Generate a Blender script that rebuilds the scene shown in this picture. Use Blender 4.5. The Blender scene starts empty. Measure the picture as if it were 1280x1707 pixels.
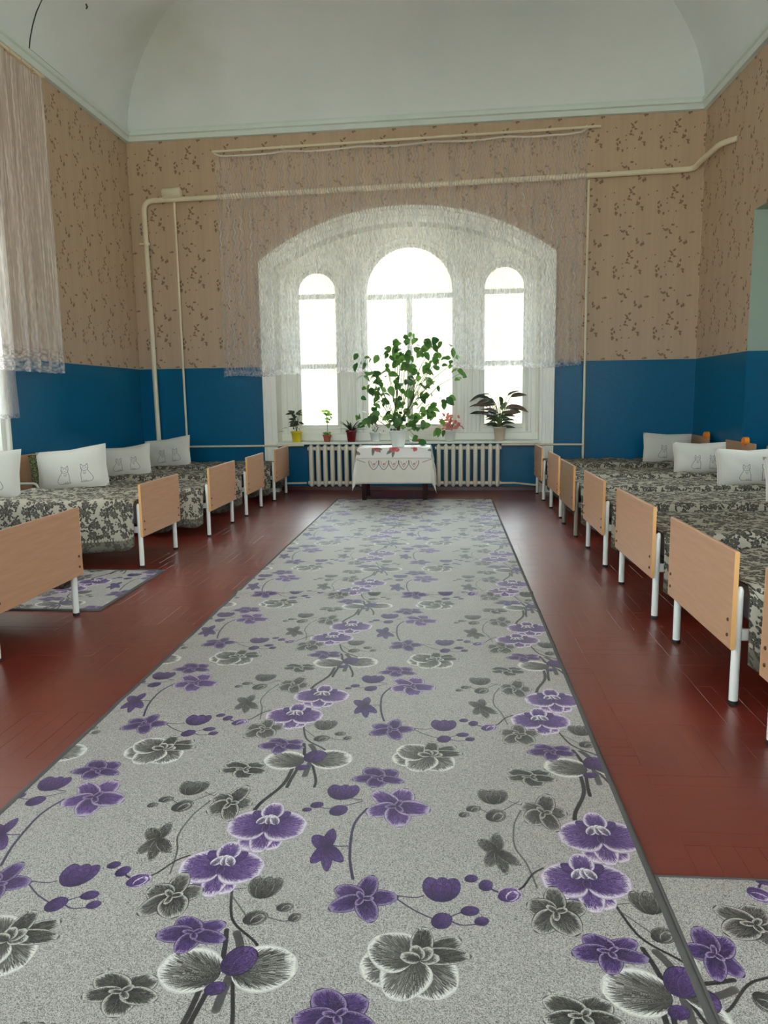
import bpy, math, random
import numpy as np
from mathutils import Matrix, Vector
R=random.Random(7)
PI=math.pi
C=bpy.context.scene.collection
sc=bpy.context.scene
# ------------------------------------------------------------ camera, sky, light, exposure
cam=bpy.data.cameras.new('camera'); cam.sensor_fit='HORIZONTAL'; cam.sensor_width=36.0; cam.lens=36.0
cam.clip_start=0.05; cam.clip_end=400
co=bpy.data.objects.new('camera',cam); C.objects.link(co)
CR=Matrix(((0.99650454,0.0014883,0.08352538),(0.08238316,0.14821269,-0.98551814),(-0.01384627,0.98895439,0.14757201)))
co.matrix_world=Matrix.Translation((0,0,1.3))@CR.to_4x4()
sc.camera=co
SKY=4.6
w=bpy.data.worlds.new('sky'); sc.world=w; w.use_nodes=True
wn=w.node_tree.nodes; bg=wn['Background']
bg.inputs['Color'].default_value=(0.88,0.95,1.0,1); bg.inputs['Strength'].default_value=SKY
sc.view_settings.view_transform='Standard'; sc.view_settings.look='None'
sc.view_settings.exposure=1.32; sc.view_settings.gamma=1.0; sc.view_settings.use_curve_mapping=False
sun=bpy.data.lights.new('sun','SUN'); sun.energy=16; sun.angle=math.radians(2); sun.color=(1,.97,.92)
so=bpy.data.objects.new('sun',sun); C.objects.link(so); so.rotation_euler=Vector((0.03,.50,-.87)).to_track_quat('-Z','Y').to_euler()
try:
    sc.cycles.use_denoising=True; sc.cycles.max_bounces=10; sc.cycles.diffuse_bounces=7
    sc.cycles.transparent_max_bounces=20; sc.cycles.sample_clamp_indirect=6.0
    sc.cycles.caustics_reflective=False; sc.cycles.caustics_refractive=False
except Exception: pass
def portal(M,sx,sy):
    l=bpy.data.lights.new('window_portal','AREA'); l.shape='RECTANGLE'; l.size=sx; l.size_y=sy; l.energy=1
    l.cycles.is_portal=True
    o=bpy.data.objects.new('window_portal',l); C.objects.link(o); o.matrix_world=M
# ------------------------------------------------------------ room numbers (metres)
XL,XR=-4.36,3.20            # side walls
ZP,ZC,ZS=1.74,4.77,4.90     # top of blue paint, cornice bottom, vault springing
YB=-2.4                     # wall behind
ang=-math.atan(0.0398)
MB_=Matrix.Translation((-0.6,10.60,0))@Matrix.Rotation(ang,4,'Z')     # back wall frame: x along wall, y into wall
I4=Matrix.Identity(4)
# ------------------------------------------------------------ mesh helpers
class MB:
    def __init__(s): s.v=[];s.f=[];s.u=[];s.m=[];s.sm=[]
    def add(s,vs,fs,mi=0,uvs=None,smooth=False,uvf=None):
        b=len(s.v); s.v+= [tuple(p) for p in vs]
        for k,f in enumerate(fs):
            s.f.append([b+i for i in f]); s.m.append(mi); s.sm.append(smooth)
            if uvf: s.u.append([uvf(vs[i]) for i in f])
            elif uvs: s.u.append([uvs[i] for i in f])
            else: s.u.append([(0,0)]*len(f))
    def box(s,x0,x1,y0,y1,z0,z1,mi=0,bev=0.0,uvf=None):
        if bev>0:
            b=bev; vs=[];
            # chamfered box: 24 vertices
            def P(sx,sy,sz,ax):
                X=[x0,x1][sx];Y=[y0,y1][sy];Z=[z0,z1][sz]
                dx=b if sx==0 else -b; dy=b if sy==0 else -b; dz=b if sz==0 else -b
                return (X+(0 if ax==0 else dx),Y+(0 if ax==1 else dy),Z+(0 if ax==2 else dz))
            idx={}
            for sx in(0,1):
                for sy in(0,1):
                    for sz in(0,1):
                        for ax in range(3): idx[(sx,sy,sz,ax)]=len(vs); vs.append(P(sx,sy,sz,ax))
            fs=[]
            for k in(0,1):
                fs.append([idx[(k,a,c,0)] for a,c in((0,0),(1,0),(1,1),(0,1))])
                fs.append([idx[(a,k,c,1)] for a,c in((0,0),(1,0),(1,1),(0,1))])
                fs.append([idx[(a,c,k,2)] for a,c in((0,0),(1,0),(1,1),(0,1))])
            for a in(0,1):
                for c in(0,1):
                    fs.append([idx[(a,c,0,0)],idx[(a,c,0,1)],idx[(a,c,1,1)],idx[(a,c,1,0)]])
                    fs.append([idx[(a,0,c,0)],idx[(a,0,c,2)],idx[(a,1,c,2)],idx[(a,1,c,0)]])
                    fs.append([idx[(0,a,c,1)],idx[(0,a,c,2)],idx[(1,a,c,2)],idx[(1,a,c,1)]])
            for sx in(0,1):
                for sy in(0,1):
                    for sz in(0,1): fs.append([idx[(sx,sy,sz,q)] for q in range(3)])
            s.add(vs,fs,mi,uvf=uvf); return s
        vs=[(x0,y0,z0),(x1,y0,z0),(x1,y1,z0),(x0,y1,z0),(x0,y0,z1),(x1,y0,z1),(x1,y1,z1),(x0,y1,z1)]
        s.add(vs,[[0,3,2,1],[4,5,6,7],[0,1,5,4],[1,2,6,5],[2,3,7,6],[3,0,4,7]],mi,uvf=uvf); return s
    def tube(s,pts,r,n=8,mi=0,cap=True):
        pts=[Vector(p) for p in pts]; N=len(pts)
        rr=r if isinstance(r,(list,tuple)) else [r]*N
        vs=[]; fs=[]; up=None
        for i,p in enumerate(pts):
            t=(pts[min(i+1,N-1)]-pts[max(i-1,0)]).normalized()
            if up is None:
                a=Vector((0,0,1)) if abs(t.z)<0.9 else Vector((1,0,0)); up=(a-t*a.dot(t)).normalized()
            else:
                up=(up-t*up.dot(t)).normalized()
            q=t.cross(up)
            for k in range(n):
                c=2*PI*k/n; vs.append(p+(up*math.cos(c)+q*math.sin(c))*rr[i])
        for i in range(N-1):
            for k in range(n):
                a=i*n+k;b=i*n+(k+1)%n; fs.append([a,b,b+n,a+n])
        s.add(vs,fs,mi,smooth=True)
        if cap: s.add(vs[:n],[list(range(n))[::-1]],mi); s.add(vs[-n:],[list(range(n))],mi)
        return s
    def lathe(s,prof,n=20,c=(0,0,0),mi=0):
        vs=[];fs=[]
        for r,z in prof:
            for k in range(n):
                a=2*PI*k/n; vs.append((c[0]+r*math.cos(a),c[1]+r*math.sin(a),c[2]+z))
        for i in range(len(prof)-1):
            for k in range(n):
                a=i*n+k;b=i*n+(k+1)%n; fs.append([a,b,b+n,a+n])
        s.add(vs,fs,mi,smooth=True); return s
    def grid(s,nu,nv,fn,mi=0,uvfn=None,smooth=True,thick=None):
        vs=[];uv=[]
        for j in range(nv+1):
            for i in range(nu+1):
                vs.append(fn(i/nu,j/nv)); uv.append(uvfn(i/nu,j/nv) if uvfn else (i/nu,j/nv))
        fs=[[j*(nu+1)+i,j*(nu+1)+i+1,(j+1)*(nu+1)+i+1,(j+1)*(nu+1)+i] for j in range(nv) for i in range(nu)]
        s.add(vs,fs,mi,uvs=uv,smooth=smooth); return s
    def mesh(s,name,mats):
        me=bpy.data.meshes.new(name); me.from_pydata(s.v,[],s.f)
        for m in (mats if isinstance(mats,(list,tuple)) else [mats]): me.materials.append(m)
        me.polygons.foreach_set('material_index',s.m); me.polygons.foreach_set('use_smooth',s.sm)
        uvl=me.uv_layers.new(name='UVMap'); flat=[c for f in s.u for p in f for c in p]
        uvl.data.foreach_set('uv',flat); me.update(); return me
    def obj(s,name,mats,parent=None,M=None):
        return link(name,s.mesh(name,mats),parent,M)
def link(name,me,parent=None,M=None):
    o=bpy.data.objects.new(name,me); C.objects.link(o)
    if parent is not None: o.parent=parent
    if M is not None: o.matrix_local=M
    return o
def tag(o,label,cat,group=None):
    o['label']=label; o['category']=cat
    if group: o['group']=group
    return o
def thing(name,label,cat,M=None,group=None):
    o=bpy.data.objects.new(name,None); C.objects.link(o); o.empty_display_size=0.1
    if M is not None: o.matrix_world=M
    return tag(o,label,cat,group)
def struct(o): o['kind']='structure'; return o
def sroot(name,M):
    o=bpy.data.objects.new(name,None); C.objects.link(o); o.matrix_world=M; o['kind']='structure'; return o
# ------------------------------------------------------------ print rasters (flat print on cloth, paper, carpet)
def rnd(seed): return np.random.RandomState(seed)
def image(name,a):
    h,w_=a.shape[:2]; im=bpy.data.images.new(name,w_,h)
    px=np.ones((h,w_,4),np.float32); px[:,:,:3]=np.clip(a[:,:,:3],0,1)
    if a.shape[2]==4: px[:,:,3]=np.clip(a[:,:,3],0,1)
    im.pixels.foreach_set(px.ravel()); im.update(); im.pack(); return im
class Canvas:
    def __init__(s,W,H,sx,sy,bgc,seed=1,ch=3):
        s.W,s.H,s.sx,s.sy=W,H,sx,sy          # pixels and metres
        s.a=np.empty((H,W,ch),np.float32); s.a[:]=bgc; s.r=rnd(seed)
        s.nz=s.r.rand(512,512).astype(np.float32)
    def win(s,x0,x1,y0,y1):
        i0,i1=int(math.floor(x0/s.sx*s.W)),int(math.ceil(x1/s.sx*s.W)); j0,j1=int(math.floor(y0/s.sy*s.H)),int(math.ceil(y1/s.sy*s.H))
        ii=np.arange(i0,i1+1); jj=np.arange(j0,j1+1)
        X,Y=np.meshgrid((ii+.5)*s.sx/s.W,(jj+.5)*s.sy/s.H)
        return np.ix_(jj%s.H,ii%s.W),X,Y
    def put(s,ix,al,col):
        al=np.clip(al,0,1)[...,None]; s.a[ix]=s.a[ix]*(1-al)+col*al
    def petal(s,cx,cy,an,L,Wd,pal,sq=(1,1),edge=0.2,vein=30,pt=0.8,ct=(.02,.72)):
        m=max(L,Wd)*1.15*max(sq); ix,X,Y=s.win(cx-m,cx+m,cy-m,cy+m)
        x=(X-cx)/sq[0]; y=(Y-cy)/sq[1]
        c,sn=math.cos(an),math.sin(an); u=(x*c+y*sn)/L; t=(-x*sn+y*c)
        uu=np.clip(u,0.0,1.0); w=Wd*np.sqrt(np.clip(np.sin(PI*uu**pt),0,1))+1e-6
        q=np.abs(t)/w; ins=(u>0)&(u<1)&(q<1)
        rim=np.minimum(1-q,(1-u)*1.6)
        th=np.arctan2(t,u*L+0.02*L)
        k1=((th*vein*6).astype(int)+7000)%512; k2=(np.clip(u,0,1)*9+s.r.randint(400)).astype(int)%512
        st=s.nz[k1,k2]; st2=s.nz[(k1*3)%512,(k2*2+9)%512]
        dark,mid,lite,rimc,line=[np.array(p,np.float32) for p in pal]
        tone=np.clip(ct[0]+ct[1]*uu+ (st-.5)*1.25,0,1)[...,None]
        col=dark*(1-tone)+mid*tone
        tl=np.clip((st2-0.60)*4,0,1)[...,None]*np.clip(.25+uu,0,1)[...,None]*.85; col=col*(1-tl)+lite*tl
        e=np.clip((edge*(0.7+st*0.9)-rim)/max(edge*.45,1e-3),0,1)[...,None]; col=col*(1-e)+rimc*e
        lw=np.clip(0.085-rim,0,1)*25; lw=np.clip(lw,0,1)[...,None]*line[3]; col=col*(1-lw)+line[:3]*lw
        s.put(ix,ins.astype(np.float32),col)
    def line(s,pts,wd,col,al=1.0,smooth=True):
        P=[np.array(p,float) for p in pts]
        if smooth and len(P)>2:
            Q=[]
            for i in range(len(P)-1):
                a=P[max(i-1,0)];b=P[i];c=P[i+1];d=P[min(i+2,len(P)-1)]
                for k in range(8):
                    t=k/8; Q.append(.5*((2*b)+(c-a)*t+(2*a-5*b+4*c-d)*t*t+(3*b-a-3*c+d)*t**3))
            Q.append(P[-1]); P=Q
        for a,b in zip(P[:-1],P[1:]):
            x0,x1=sorted((a[0],b[0]));y0,y1=sorted((a[1],b[1])); m=wd
            ix,X,Y=s.win(x0-m,x1+m,y0-m,y1+m); d=b-a; L2=d@d+1e-12
            t=np.clip(((X-a[0])*d[0]+(Y-a[1])*d[1])/L2,0,1)
            D=np.hypot(X-a[0]-t*d[0],Y-a[1]-t*d[1]); px=s.sx/s.W
            s.put(ix,np.clip((wd/2-D)/px+.5,0,1)*al,np.array(col,np.float32))
G=lambda a:tuple(x/255 for x in a)
PAL={ # dark, mid, light streak, rim, outline(+alpha)
 'pw':(G((36,12,72)),G((104,62,148)),G((190,170,202)),G((226,214,226)),G((96,78,108))+(.35,)),
 'p':(G((28,8,54)),G((82,44,126)),G((136,110,164)),G((84,58,118)),G((16,10,28))+(.95,)),
 'dp':(G((24,8,48)),G((68,34,114)),G((128,102,158)),G((152,132,172)),G((22,12,38))+(.85,)),
 'pl':(G((34,12,64)),G((96,54,140)),G((156,132,176)),G((196,182,204)),G((44,30,64))+(.6,)),
 'g':(G((20,19,19)),G((84,80,77)),G((170,166,160)),G((186,182,176)),G((24,23,23))+(.9,)),
 'gk':(G((14,14,13)),G((64,62,58)),G((146,143,136)),G((200,198,190)),G((22,21,21))+(.7,)),
 'gw':(G((34,33,31)),G((118,114,108)),G((218,215,208)),G((232,230,224)),G((130,127,120))+(.3,)),
}
# orchid print: kind, palette, centre and half sizes in metres inside one repeat of the carpet
FLOWERS=[('bigpet', 'gw', 0.407, 0.514, 0.074, 0.075), ('bigpet2', 'gw', 0.579, 0.53, 0.074, 0.079), ('orchid', 'pw', 0.445, 0.09, 0.122, 0.136), ('orchid', 'pw', 0.367, 0.905, 0.119, 0.125), ('five', 'g', 0.271, 0.769, 0.087, 0.101), ('budpair', 'g', 0.51, 0.819, 0.048, 0.054), ('bud', 'g', 0.514, 0.698, 0.032, 0.033), ('bud', 'g', 0.58, 0.743, 0.023, 0.021), ('bud', 'g', 0.613, 0.706, 0.017, 0.02), ('five', 'dp', 0.376, 0.634, 0.088, 0.07), ('bud', 'p', 0.514, 0.549, 0.043, 0.056), ('bud', 'p', 0.483, 0.461, 0.025, 0.024), ('five', 'gk', 0.281, 0.438, 0.094, 0.069), ('worchid', 'gw', 0.932, 0.579, 0.121, 0.127), ('five', 'dp', 0.775, 0.791, 0.087, 0.093), ('budpair', 'p', 0.981, 0.84, 0.053, 0.06), ('bud', 'p', 0.982, 0.717, 0.028, 0.035), ('bud', 'p', 0.053, 0.758, 0.025, 0.022), ('bud', 'p', 0.081, 0.721, 0.019, 0.02), ('side', 'p', 0.646, 1.013, 0.063, 0.108), ('five', 'pl', 0.833, 0.22, 0.106, 0.122), ('five', 'dp', 0.762, 0.404, 0.091, 0.081), ('budpair', 'p', 0.652, 0.298, 0.055, 0.058), ('bud', 'p', 0.652, 0.184, 0.03, 0.037), ('bud', 'p', 0.578, 0.213, 0.022, 0.022), ('bud', 'p', 0.551, 0.183, 0.016, 0.014), ('five', 'g', 0.295, 0.209, 0.082, 0.114), ('budpair', 'g', 0.144, 0.297, 0.051, 0.055), ('bud', 'g', 0.146, 0.182, 0.034, 0.043), ('bud', 'g', 0.078, 0.219, 0.025, 0.023), ('bud', 'g', 0.047, 0.182, 0.018, 0.019), ('side', 'g', 0.138, 1.023, 0.067, 0.103), ('bud', 'pw', 0.158, 0.828, 0.033, 0.037), ('bud', 'p', 0.098, 0.864, 0.02, 0.028), ('bud', 'p', 0.06, 0.891, 0.019, 0.02)]
STEMS=[('k', 0.007, [(0.42, 0.824), (0.443, 0.727), (0.469, 0.673), (0.534, 0.613), (0.549, 0.584)]), ('k', 0.012, [(0.454, 0.65), (0.472, 0.559), (0.469, 0.466), (0.46, 0.371), (0.458, 0.321)]), ('k', 0.009, [(0.495, 0.561), (0.52, 0.47), (0.546, 0.377), (0.55, 0.327)]), ('k', 0.013, [(0.45, 0.485), (0.442, 0.342), (0.391, 0.204), (0.383, 0.11)]), ('g', 0.005, [(0.226, 0.219), (0.198, 0.132), (0.19, 0.021), (0.216, -0.064), (0.233, -0.168)]), ('k', 0.006, [(0.259, 0.95), (0.228, 0.921), (0.197, 0.865), (0.176, 0.846)]), ('p', 0.006, [(0.096, 0.866), (0.121, 0.842), (0.136, 0.836)]), ('p', 0.008, [(0.741, 0.201), (0.711, 0.103), (0.718, -0.052), (0.74, -0.16)]), ('p', 0.005, [(0.707, 1.022), (0.672, 1.02), (0.643, 1.033)]), ('p', 0.004, [(0.854, 0.808), (0.909, 0.802), (0.934, 0.811)]), ('p', 0.004, [(0.857, 0.801), (0.911, 0.753), (0.961, 0.722)]), ('p', 0.004, [(0.003, 0.718), (0.032, 0.704), (0.077, 0.712)]), ('p', 0.004, [(0.995, 0.728), (1.033, 0.753)]), ('g', 0.004, [(0.089, 0.228), (0.144, 0.196), (0.225, 0.273)]), ('g', 0.004, [(0.192, 0.271), (0.223, 0.254)]), ('g', 0.004, [(0.425, 0.806), (0.462, 0.814)]), ('g', 0.004, [(0.426, 0.786), (0.487, 0.707)]), ('g', 0.004, [(0.534, 0.706), (0.583, 0.691), (0.613, 0.697)]), ('p', 0.004, [(0.561, 0.216), (0.623, 0.194), (0.723, 0.244)]), ('p', 0.004, [(0.682, 0.26), (0.722, 0.251)]), ('g', 0.02, [(0.482, 0.641), (0.506, 0.581), (0.504, 0.486), (0.503, 0.401)])]
def carpet_image():
    cv=Canvas(1000,1030,1.0,1.03,G((178,174,169)),3)
    n=cv.r.rand(1030,1000).astype(np.float32); n2=(n+np.roll(n,1,0)+np.roll(n,1,1))/3
    g=np.where(n2<0.35,0.55,np.where(n2<0.43,0.78,np.where(n2>.62,1.14,1.03)))[...,None]
    cv.a*=g
    SC={'k':G((34,31,34)),'g':G((74,71,70)),'p':G((52,38,72))}
    for c,wd,pts in STEMS: cv.line(pts,wd,SC[c],0.92 if c!='g' else .75)
    def ell(cx,cy,an,L,Wd,pal,sq,**k):   # petal centred on (cx,cy)
        cv.petal(cx-math.cos(an)*L/2*sq[0],cy-math.sin(an)*L/2*sq[1],an,L,Wd,pal,sq,**k)
    for k,c,cx,cy,rx,ry in FLOWERS:
        P=PAL[c]; sq=(rx,ry); r_=cv.r
        if k in('bigpet','bigpet2'):
            a=PI-0.25 if k=='bigpet' else 0.15
            ell(cx,cy,a,2.05,0.98,P,sq,edge=.28,vein=22,pt=.9)
            continue
        if k=='orchid':
            for a,L,Wd in((-1.15,.95,.36),(-1.95,.98,.40),(-1.55,1.0,.30)): cv.petal(cx,cy-.1*ry,a,L,Wd,P,sq,edge=.3)
            for a in (PI+.12,-.12): cv.petal(cx,cy+.02*ry,a,1.02,.62,P,sq,edge=.26,vein=34,pt=.75)
            for a in (2.45,.7): cv.petal(cx,cy+.15*ry,a,.62,.2,PAL['p'],sq,edge=.1)
            cv.petal(cx,cy+.25*ry,PI/2,.72,.3,P,sq,edge=.3)
            for dx in(-.26,.02,.22): cv.petal(cx+dx*rx,cy+.02*ry,PI/2+dx*2,.42,.13,((.2,.15,.25),(.45,.4,.5),(.9,.88,.9),(.92,.9,.92),(.15,.12,.2,.9)),sq,edge=.5)
            cv.petal(cx,cy-.02*ry,-PI/2,.3,.1,PAL['dp'],sq)
            continue
        if k=='worchid':
            for a,L,Wd in((PI+.35,1.08,.62),(-.9,1.08,.6),(-1.9,1.05,.5),(PI-.45,1.0,.55)): cv.petal(cx-.1*rx,cy,a,L,Wd,P,sq,edge=.24,vein=22,pt=.72)
            for a,L in((.55,.95),(1.5,.8),(.05,1.0)): cv.petal(cx,cy+.1*ry,a,L,.24,PAL['gk'],sq,edge=.22)
            for a in(0.2,1.0,1.9,2.9): cv.petal(cx,cy,a,.4,.16,PAL['gk'],sq,edge=.45)
            continue
        if k=='five':
            ph=r_.rand()*1.2
            for i in range(5):
                a=ph+i*2*PI/5+(r_.rand()-.5)*.35; L=.85+.25*r_.rand()
                cv.petal(cx,cy,a,L,.33+.14*r_.rand(),P,sq,edge=.27 if c in('g','dp') else .26,vein=24,pt=.8,ct=(-.1,1.05))
            for i in range(3):
                a=ph+i*2.1; cv.petal(cx,cy,a,.36,.12,PAL['dp' if c in('dp','pl') else 'g'],sq,edge=.5)
            continue
        if k=='budpair':
            for dx,a in((-.42,1.9),(.38,1.2),(0,1.5)):
                ell(cx+dx*rx,cy,a,1.75,.52,P,sq,edge=.12,vein=26,pt=1.0)
            continue
        if k=='bud':
            ell(cx,cy,.5,2.0,.85,P,sq,edge=.12,vein=26,pt=1.0); ell(cx+.2*rx,cy-.1*ry,.9,1.3,.45,P,sq,edge=.3,vein=20,pt=1.0); continue
        if k=='side':
            for a,L,Wd in((1.5,.9,.3),(2.6,.95,.3),(-2.2,.9,.3),(-1.3,1.1,.26),(-.6,1.1,.25)): cv.petal(cx,cy,a,L,Wd,P,sq,edge=.14,vein=24)
    h=cv.r.rand(1030,1000,1).astype(np.float32); cv.a*=(0.9+0.2*h)
    return image('orchid_print',cv.a)
def damask_image():
    cv=Canvas(720,720,.64,.64,G((176,169,152)),5); r_=cv.r
    dk=G((44,42,38)); pal=(G((26,25,23)),G((70,67,61)),G((176,170,152)),G((88,84,76)),G((196,189,170))+(.75,))
    for i in range(90):
        x,y=r_.rand(2)*.64; pts=[(x,y)]; a=r_.rand()*6.3
        for k in range(5): a+=(r_.rand()-.5)*1.8; x+=math.cos(a)*.02;y+=math.sin(a)*.02; pts.append((x,y))
        cv.line(pts,.0035,dk)
        for (px,py) in pts: cv.petal(px,py,r_.rand()*6.3,.020+.012*r_.rand(),.0075,pal,edge=.1)
    gridp=[(i*.0914+(j%2)*.0457+r_.randn()*.010,j*.08+r_.randn()*.010) for i in range(7) for j in range(8)]
    for q,(x,y) in enumerate(gridp):
        rr=(.032 if q%3==0 else .020)+.008*r_.rand(); n=6; ph=r_.rand()*6
        for lv,(s_,w_) in enumerate(((1,.36),(.6,.28),(.3,.2))):
            for k in range(n): cv.petal(x,y,ph+k*2*PI/n+lv*.5,rr*s_,rr*w_,pal,edge=.2,vein=12)
        ix,X,Y=cv.win(x-.006,x+.006,y-.006,y+.006); cv.put(ix,(np.hypot(X-x,Y-y)<.0035).astype(np.float32),np.array(G((190,184,164)),np.float32))
    for i in range(240):
        x,y=r_.rand(2)*.64; cv.petal(x,y,r_.rand()*6.3,.015,.005,pal,edge=.05)
    return image('rose_print',cv.a)
def paper_image():
    cv=Canvas(424,624,.53,.78,G((192,168,144)),9); r_=cv.r
    xs=(np.arange(424)+.5)/424
    st=1+.008*np.sin(xs*2*PI*7)+.012*np.sin(xs*2*PI*2+1)+.006*np.sin(xs*2*PI*23)
    cv.a*=st[None,:,None]; 
    n=r_.rand(624,424,1).astype(np.float32); cv.a*=(.975+.05*n)
    leafp=(G((122,100,80)),G((142,118,94)),G((168,144,120)),G((132,108,88)),G((128,102,82))+(.4,))
    lite=G((212,192,168)); brn=G((156,130,106))
    def cres(x,y,s_):
        pts=[(x+s_*math.cos(a)*.6,y+s_*math.sin(a)) for a in np.linspace(1.6,4.6,12)]
        cv.line([(p[0]+.004,p[1]) for p in pts],.007,lite,.95); cv.line(pts,.004,brn,.9)
    for x,y,s_ in((.13,.2,.062),(.40,.60,.062),(.30,.36,.04),(.05,.68,.04)): cres(x,y,s_)
    for cx,cy in((.22,.24),(.10,.52),(.42,.10),(.38,.52),(.27,.70)):
        cv.line([(cx-.05,cy-.06),(cx-.01,cy-.01),(cx+.03,cy+.05)],.0025,brn,.6)
        for k in range(6):
            x=cx+r_.randn()*.036; y=cy+r_.randn()*.042
            cv.petal(x,y,r_.rand()*6.3,.034+.016*r_.rand(),.0125,leafp,edge=.15,vein=8,ct=(.3,.5))
    for k in range(12):
        x,y=r_.rand()*.53,r_.rand()*.78; cv.petal(x,y,r_.rand()*6.3,.022,.008,leafp,edge=.1)
    return image('sprig_print',cv.a)
def pillow_image():
    cv=Canvas(660,440,.66,.44,G((208,205,196)),11)
    k=G((70,70,80)); 
    def cat(cx,cy,s_,fl):
        f=lambda pts:[(cx+fl*x*s_,cy+y*s_) for x,y in pts]
        cv.line(f([(-.18,.62),(-.28,.45),(-.42,.22),(-.48,.02),(-.36,-.12),(-.1,-.15),(.2,-.15),(.3,-.1)]),.0035,k)
        cv.line(f([(.16,.62),(.22,.4),(.24,.15),(.22,-.12)]),.0035,k)
        cv.line(f([(-.18,.62),(-.22,.8),(-.19,1.02)]),.0035,k); cv.line(f([(-.19,1.02),(-.08,.9)]),.0035,k,smooth=False)
        cv.line(f([(-.08,.9),(.08,.9)]),.0035,k); cv.line(f([(.08,.9),(.18,1.02),(.2,.8),(.16,.62)]),.0035,k)
        cv.line(f([(-.18,.62),(0,.56),(.16,.62)]),.003,k)
        for ex in(-.08,.08): cv.line(f([(ex-.03,.78),(ex,.82),(ex+.03,.78)]),.003,k)
        cv.line(f([(-.03,.7),(0,.67),(.03,.7)]),.003,k)
        cv.line(f([(-.08,.42),(0,.34),(.1,.42)]),.003,k,.7); cv.line(f([(-.1,.5),(0,.44),(.1,.5)]),.003,k,.5)
        cv.line(f([(-.02,-.02),(-.02,-.13)]),.0025,k); cv.line(f([(.1,.0),(.1,-.13)]),.0025,k)
        cv.line(f([(-.15,-.1),(.02,-.09),(.16,-.1)]),.0025,k,.8)
        for wy in(.72,.69): cv.line(f([(.1,wy),(.24,wy+.03)]),.0018,k,.5,smooth=False); cv.line(f([(-.1,wy),(-.26,wy+.03)]),.0018,k,.5,smooth=False)
    cat(.275,.085,.155,1); cat(.455,.085,.155,-1)
    pk=G((196,160,160)); cv.line([(.012,0),(.012,.44)],.006,pk,.5,smooth=False); cv.line([(.03,0),(.03,.44)],.003,pk,.4,smooth=False)
    return image('cat_print',cv.a)
def cloth_image():
    W,H=640,400; cv=Canvas(W,H,1.0,.625,G((226,222,210)),13)
    k=G((110,92,100)); rd=G((205,90,90))
    for i in range(5):          # embroidered row of scallops with hearts
        x=.34+i*.08; y=.15
        cv.line([(x-.038,y+.035),(x-.034,y),(x,y-.038),(x+.034,y),(x+.038,y+.035)],.005,k,.7)
        cv.line([(x-.024,y+.03),(x,y-.016),(x+.024,y+.03)],.0035,k,.5); cv.line([(x,y+.005),(x+.004,y+.01)],.012,rd,.8)
    cv.line([(.16,.25),(.2,.2),(.27,.17)],.006,k,.5); cv.line([(.84,.25),(.8,.2),(.73,.17)],.006,k,.5)
    return image('scallop_print',cv.a)
def overlay_image():
    cv=Canvas(640,400,1.0,.625,G((232,228,222)),17); r_=cv.r
    pr=(G((176,60,66)),G((206,96,98)),G((236,180,176)),G((222,120,120)),G((150,60,60))+(.5,)); pg=(G((84,92,80)),G((120,128,112)),G((170,172,160)),G((120,128,112)),G((80,80,70))+(.3,))
    for cx,cy in((.08,.08),(.3,.12),(.5,.1),(.72,.12),(.93,.1),(.1,.4),(.9,.42),(.3,.5),(.7,.5)):
        for k_ in range(4): cv.petal(cx,cy,r_.rand()*6.3,.09,.016,pg,edge=.1)
        for k_ in range(7): cv.petal(cx+r_.randn()*.01,cy+r_.randn()*.01,k_*.9,.05,.02,pr,edge=.2)
    return image('rose_bunch_print',cv.a)
# ------------------------------------------------------------ materials
def newmat(name):
    m=bpy.data.materials.new(name); m.use_nodes=True; nt=m.node_tree; return m,nt,nt.nodes['Principled BSDF']
def N(nt,t,**k):
    n=nt.nodes.new(t)
    for a,b in k.items(): setattr(n,a,b)
    return n
def mix_rgb(nt,fac,a,b,mode='MIX'):
    n=N(nt,'ShaderNodeMix',data_type='RGBA',blend_type=mode)
    for s_,v in((0,fac),(6,a),(7,b)):
        if hasattr(v,'is_output'): nt.links.new(v,n.inputs[s_])
        else: n.inputs[s_].default_value=v if s_==0 else (tuple(v)+(1,))[:4]
    return n.outputs[2]
def lin(c): return tuple(((x/255)/12.92 if x/255<=.04045 else ((x/255+.055)/1.055)**2.4) for x in c)
def plain(name,rgb,rough=.6,var=.06,scale=12,bump=.0,bscale=60,spec=.5,metal=0):
    m,nt,b=newmat(name); c=lin(rgb)
    tc=N(nt,'ShaderNodeTexCoord'); nz=N(nt,'ShaderNodeTexNoise'); nz.inputs['Scale'].default_value=scale; nz.inputs['Detail'].default_value=4
    nt.links.new(tc.outputs['Object'],nz.inputs['Vector'])
    o=mix_rgb(nt,nz.outputs['Fac'],tuple(x*(1-var) for x in c),tuple(min(1,x*(1+var)) for x in c)); nt.links.new(o,b.inputs['Base Color'])
    b.inputs['Roughness'].default_value=rough; b.inputs['Metallic'].default_value=metal; b.inputs['Specular IOR Level'].default_value=spec
    if bump>0:
        n2=N(nt,'ShaderNodeTexNoise'); n2.inputs['Scale'].default_value=bscale; n2.inputs['Detail'].default_value=3; nt.links.new(tc.outputs['Object'],n2.inputs['Vector'])
        bp=N(nt,'ShaderNodeBump'); bp.inputs['Strength'].default_value=bump; bp.inputs['Distance'].default_value=.01
        nt.links.new(n2.outputs['Fac'],bp.inputs['Height']); nt.links.new(bp.outputs['Normal'],b.inputs['Normal'])
    return m
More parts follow.
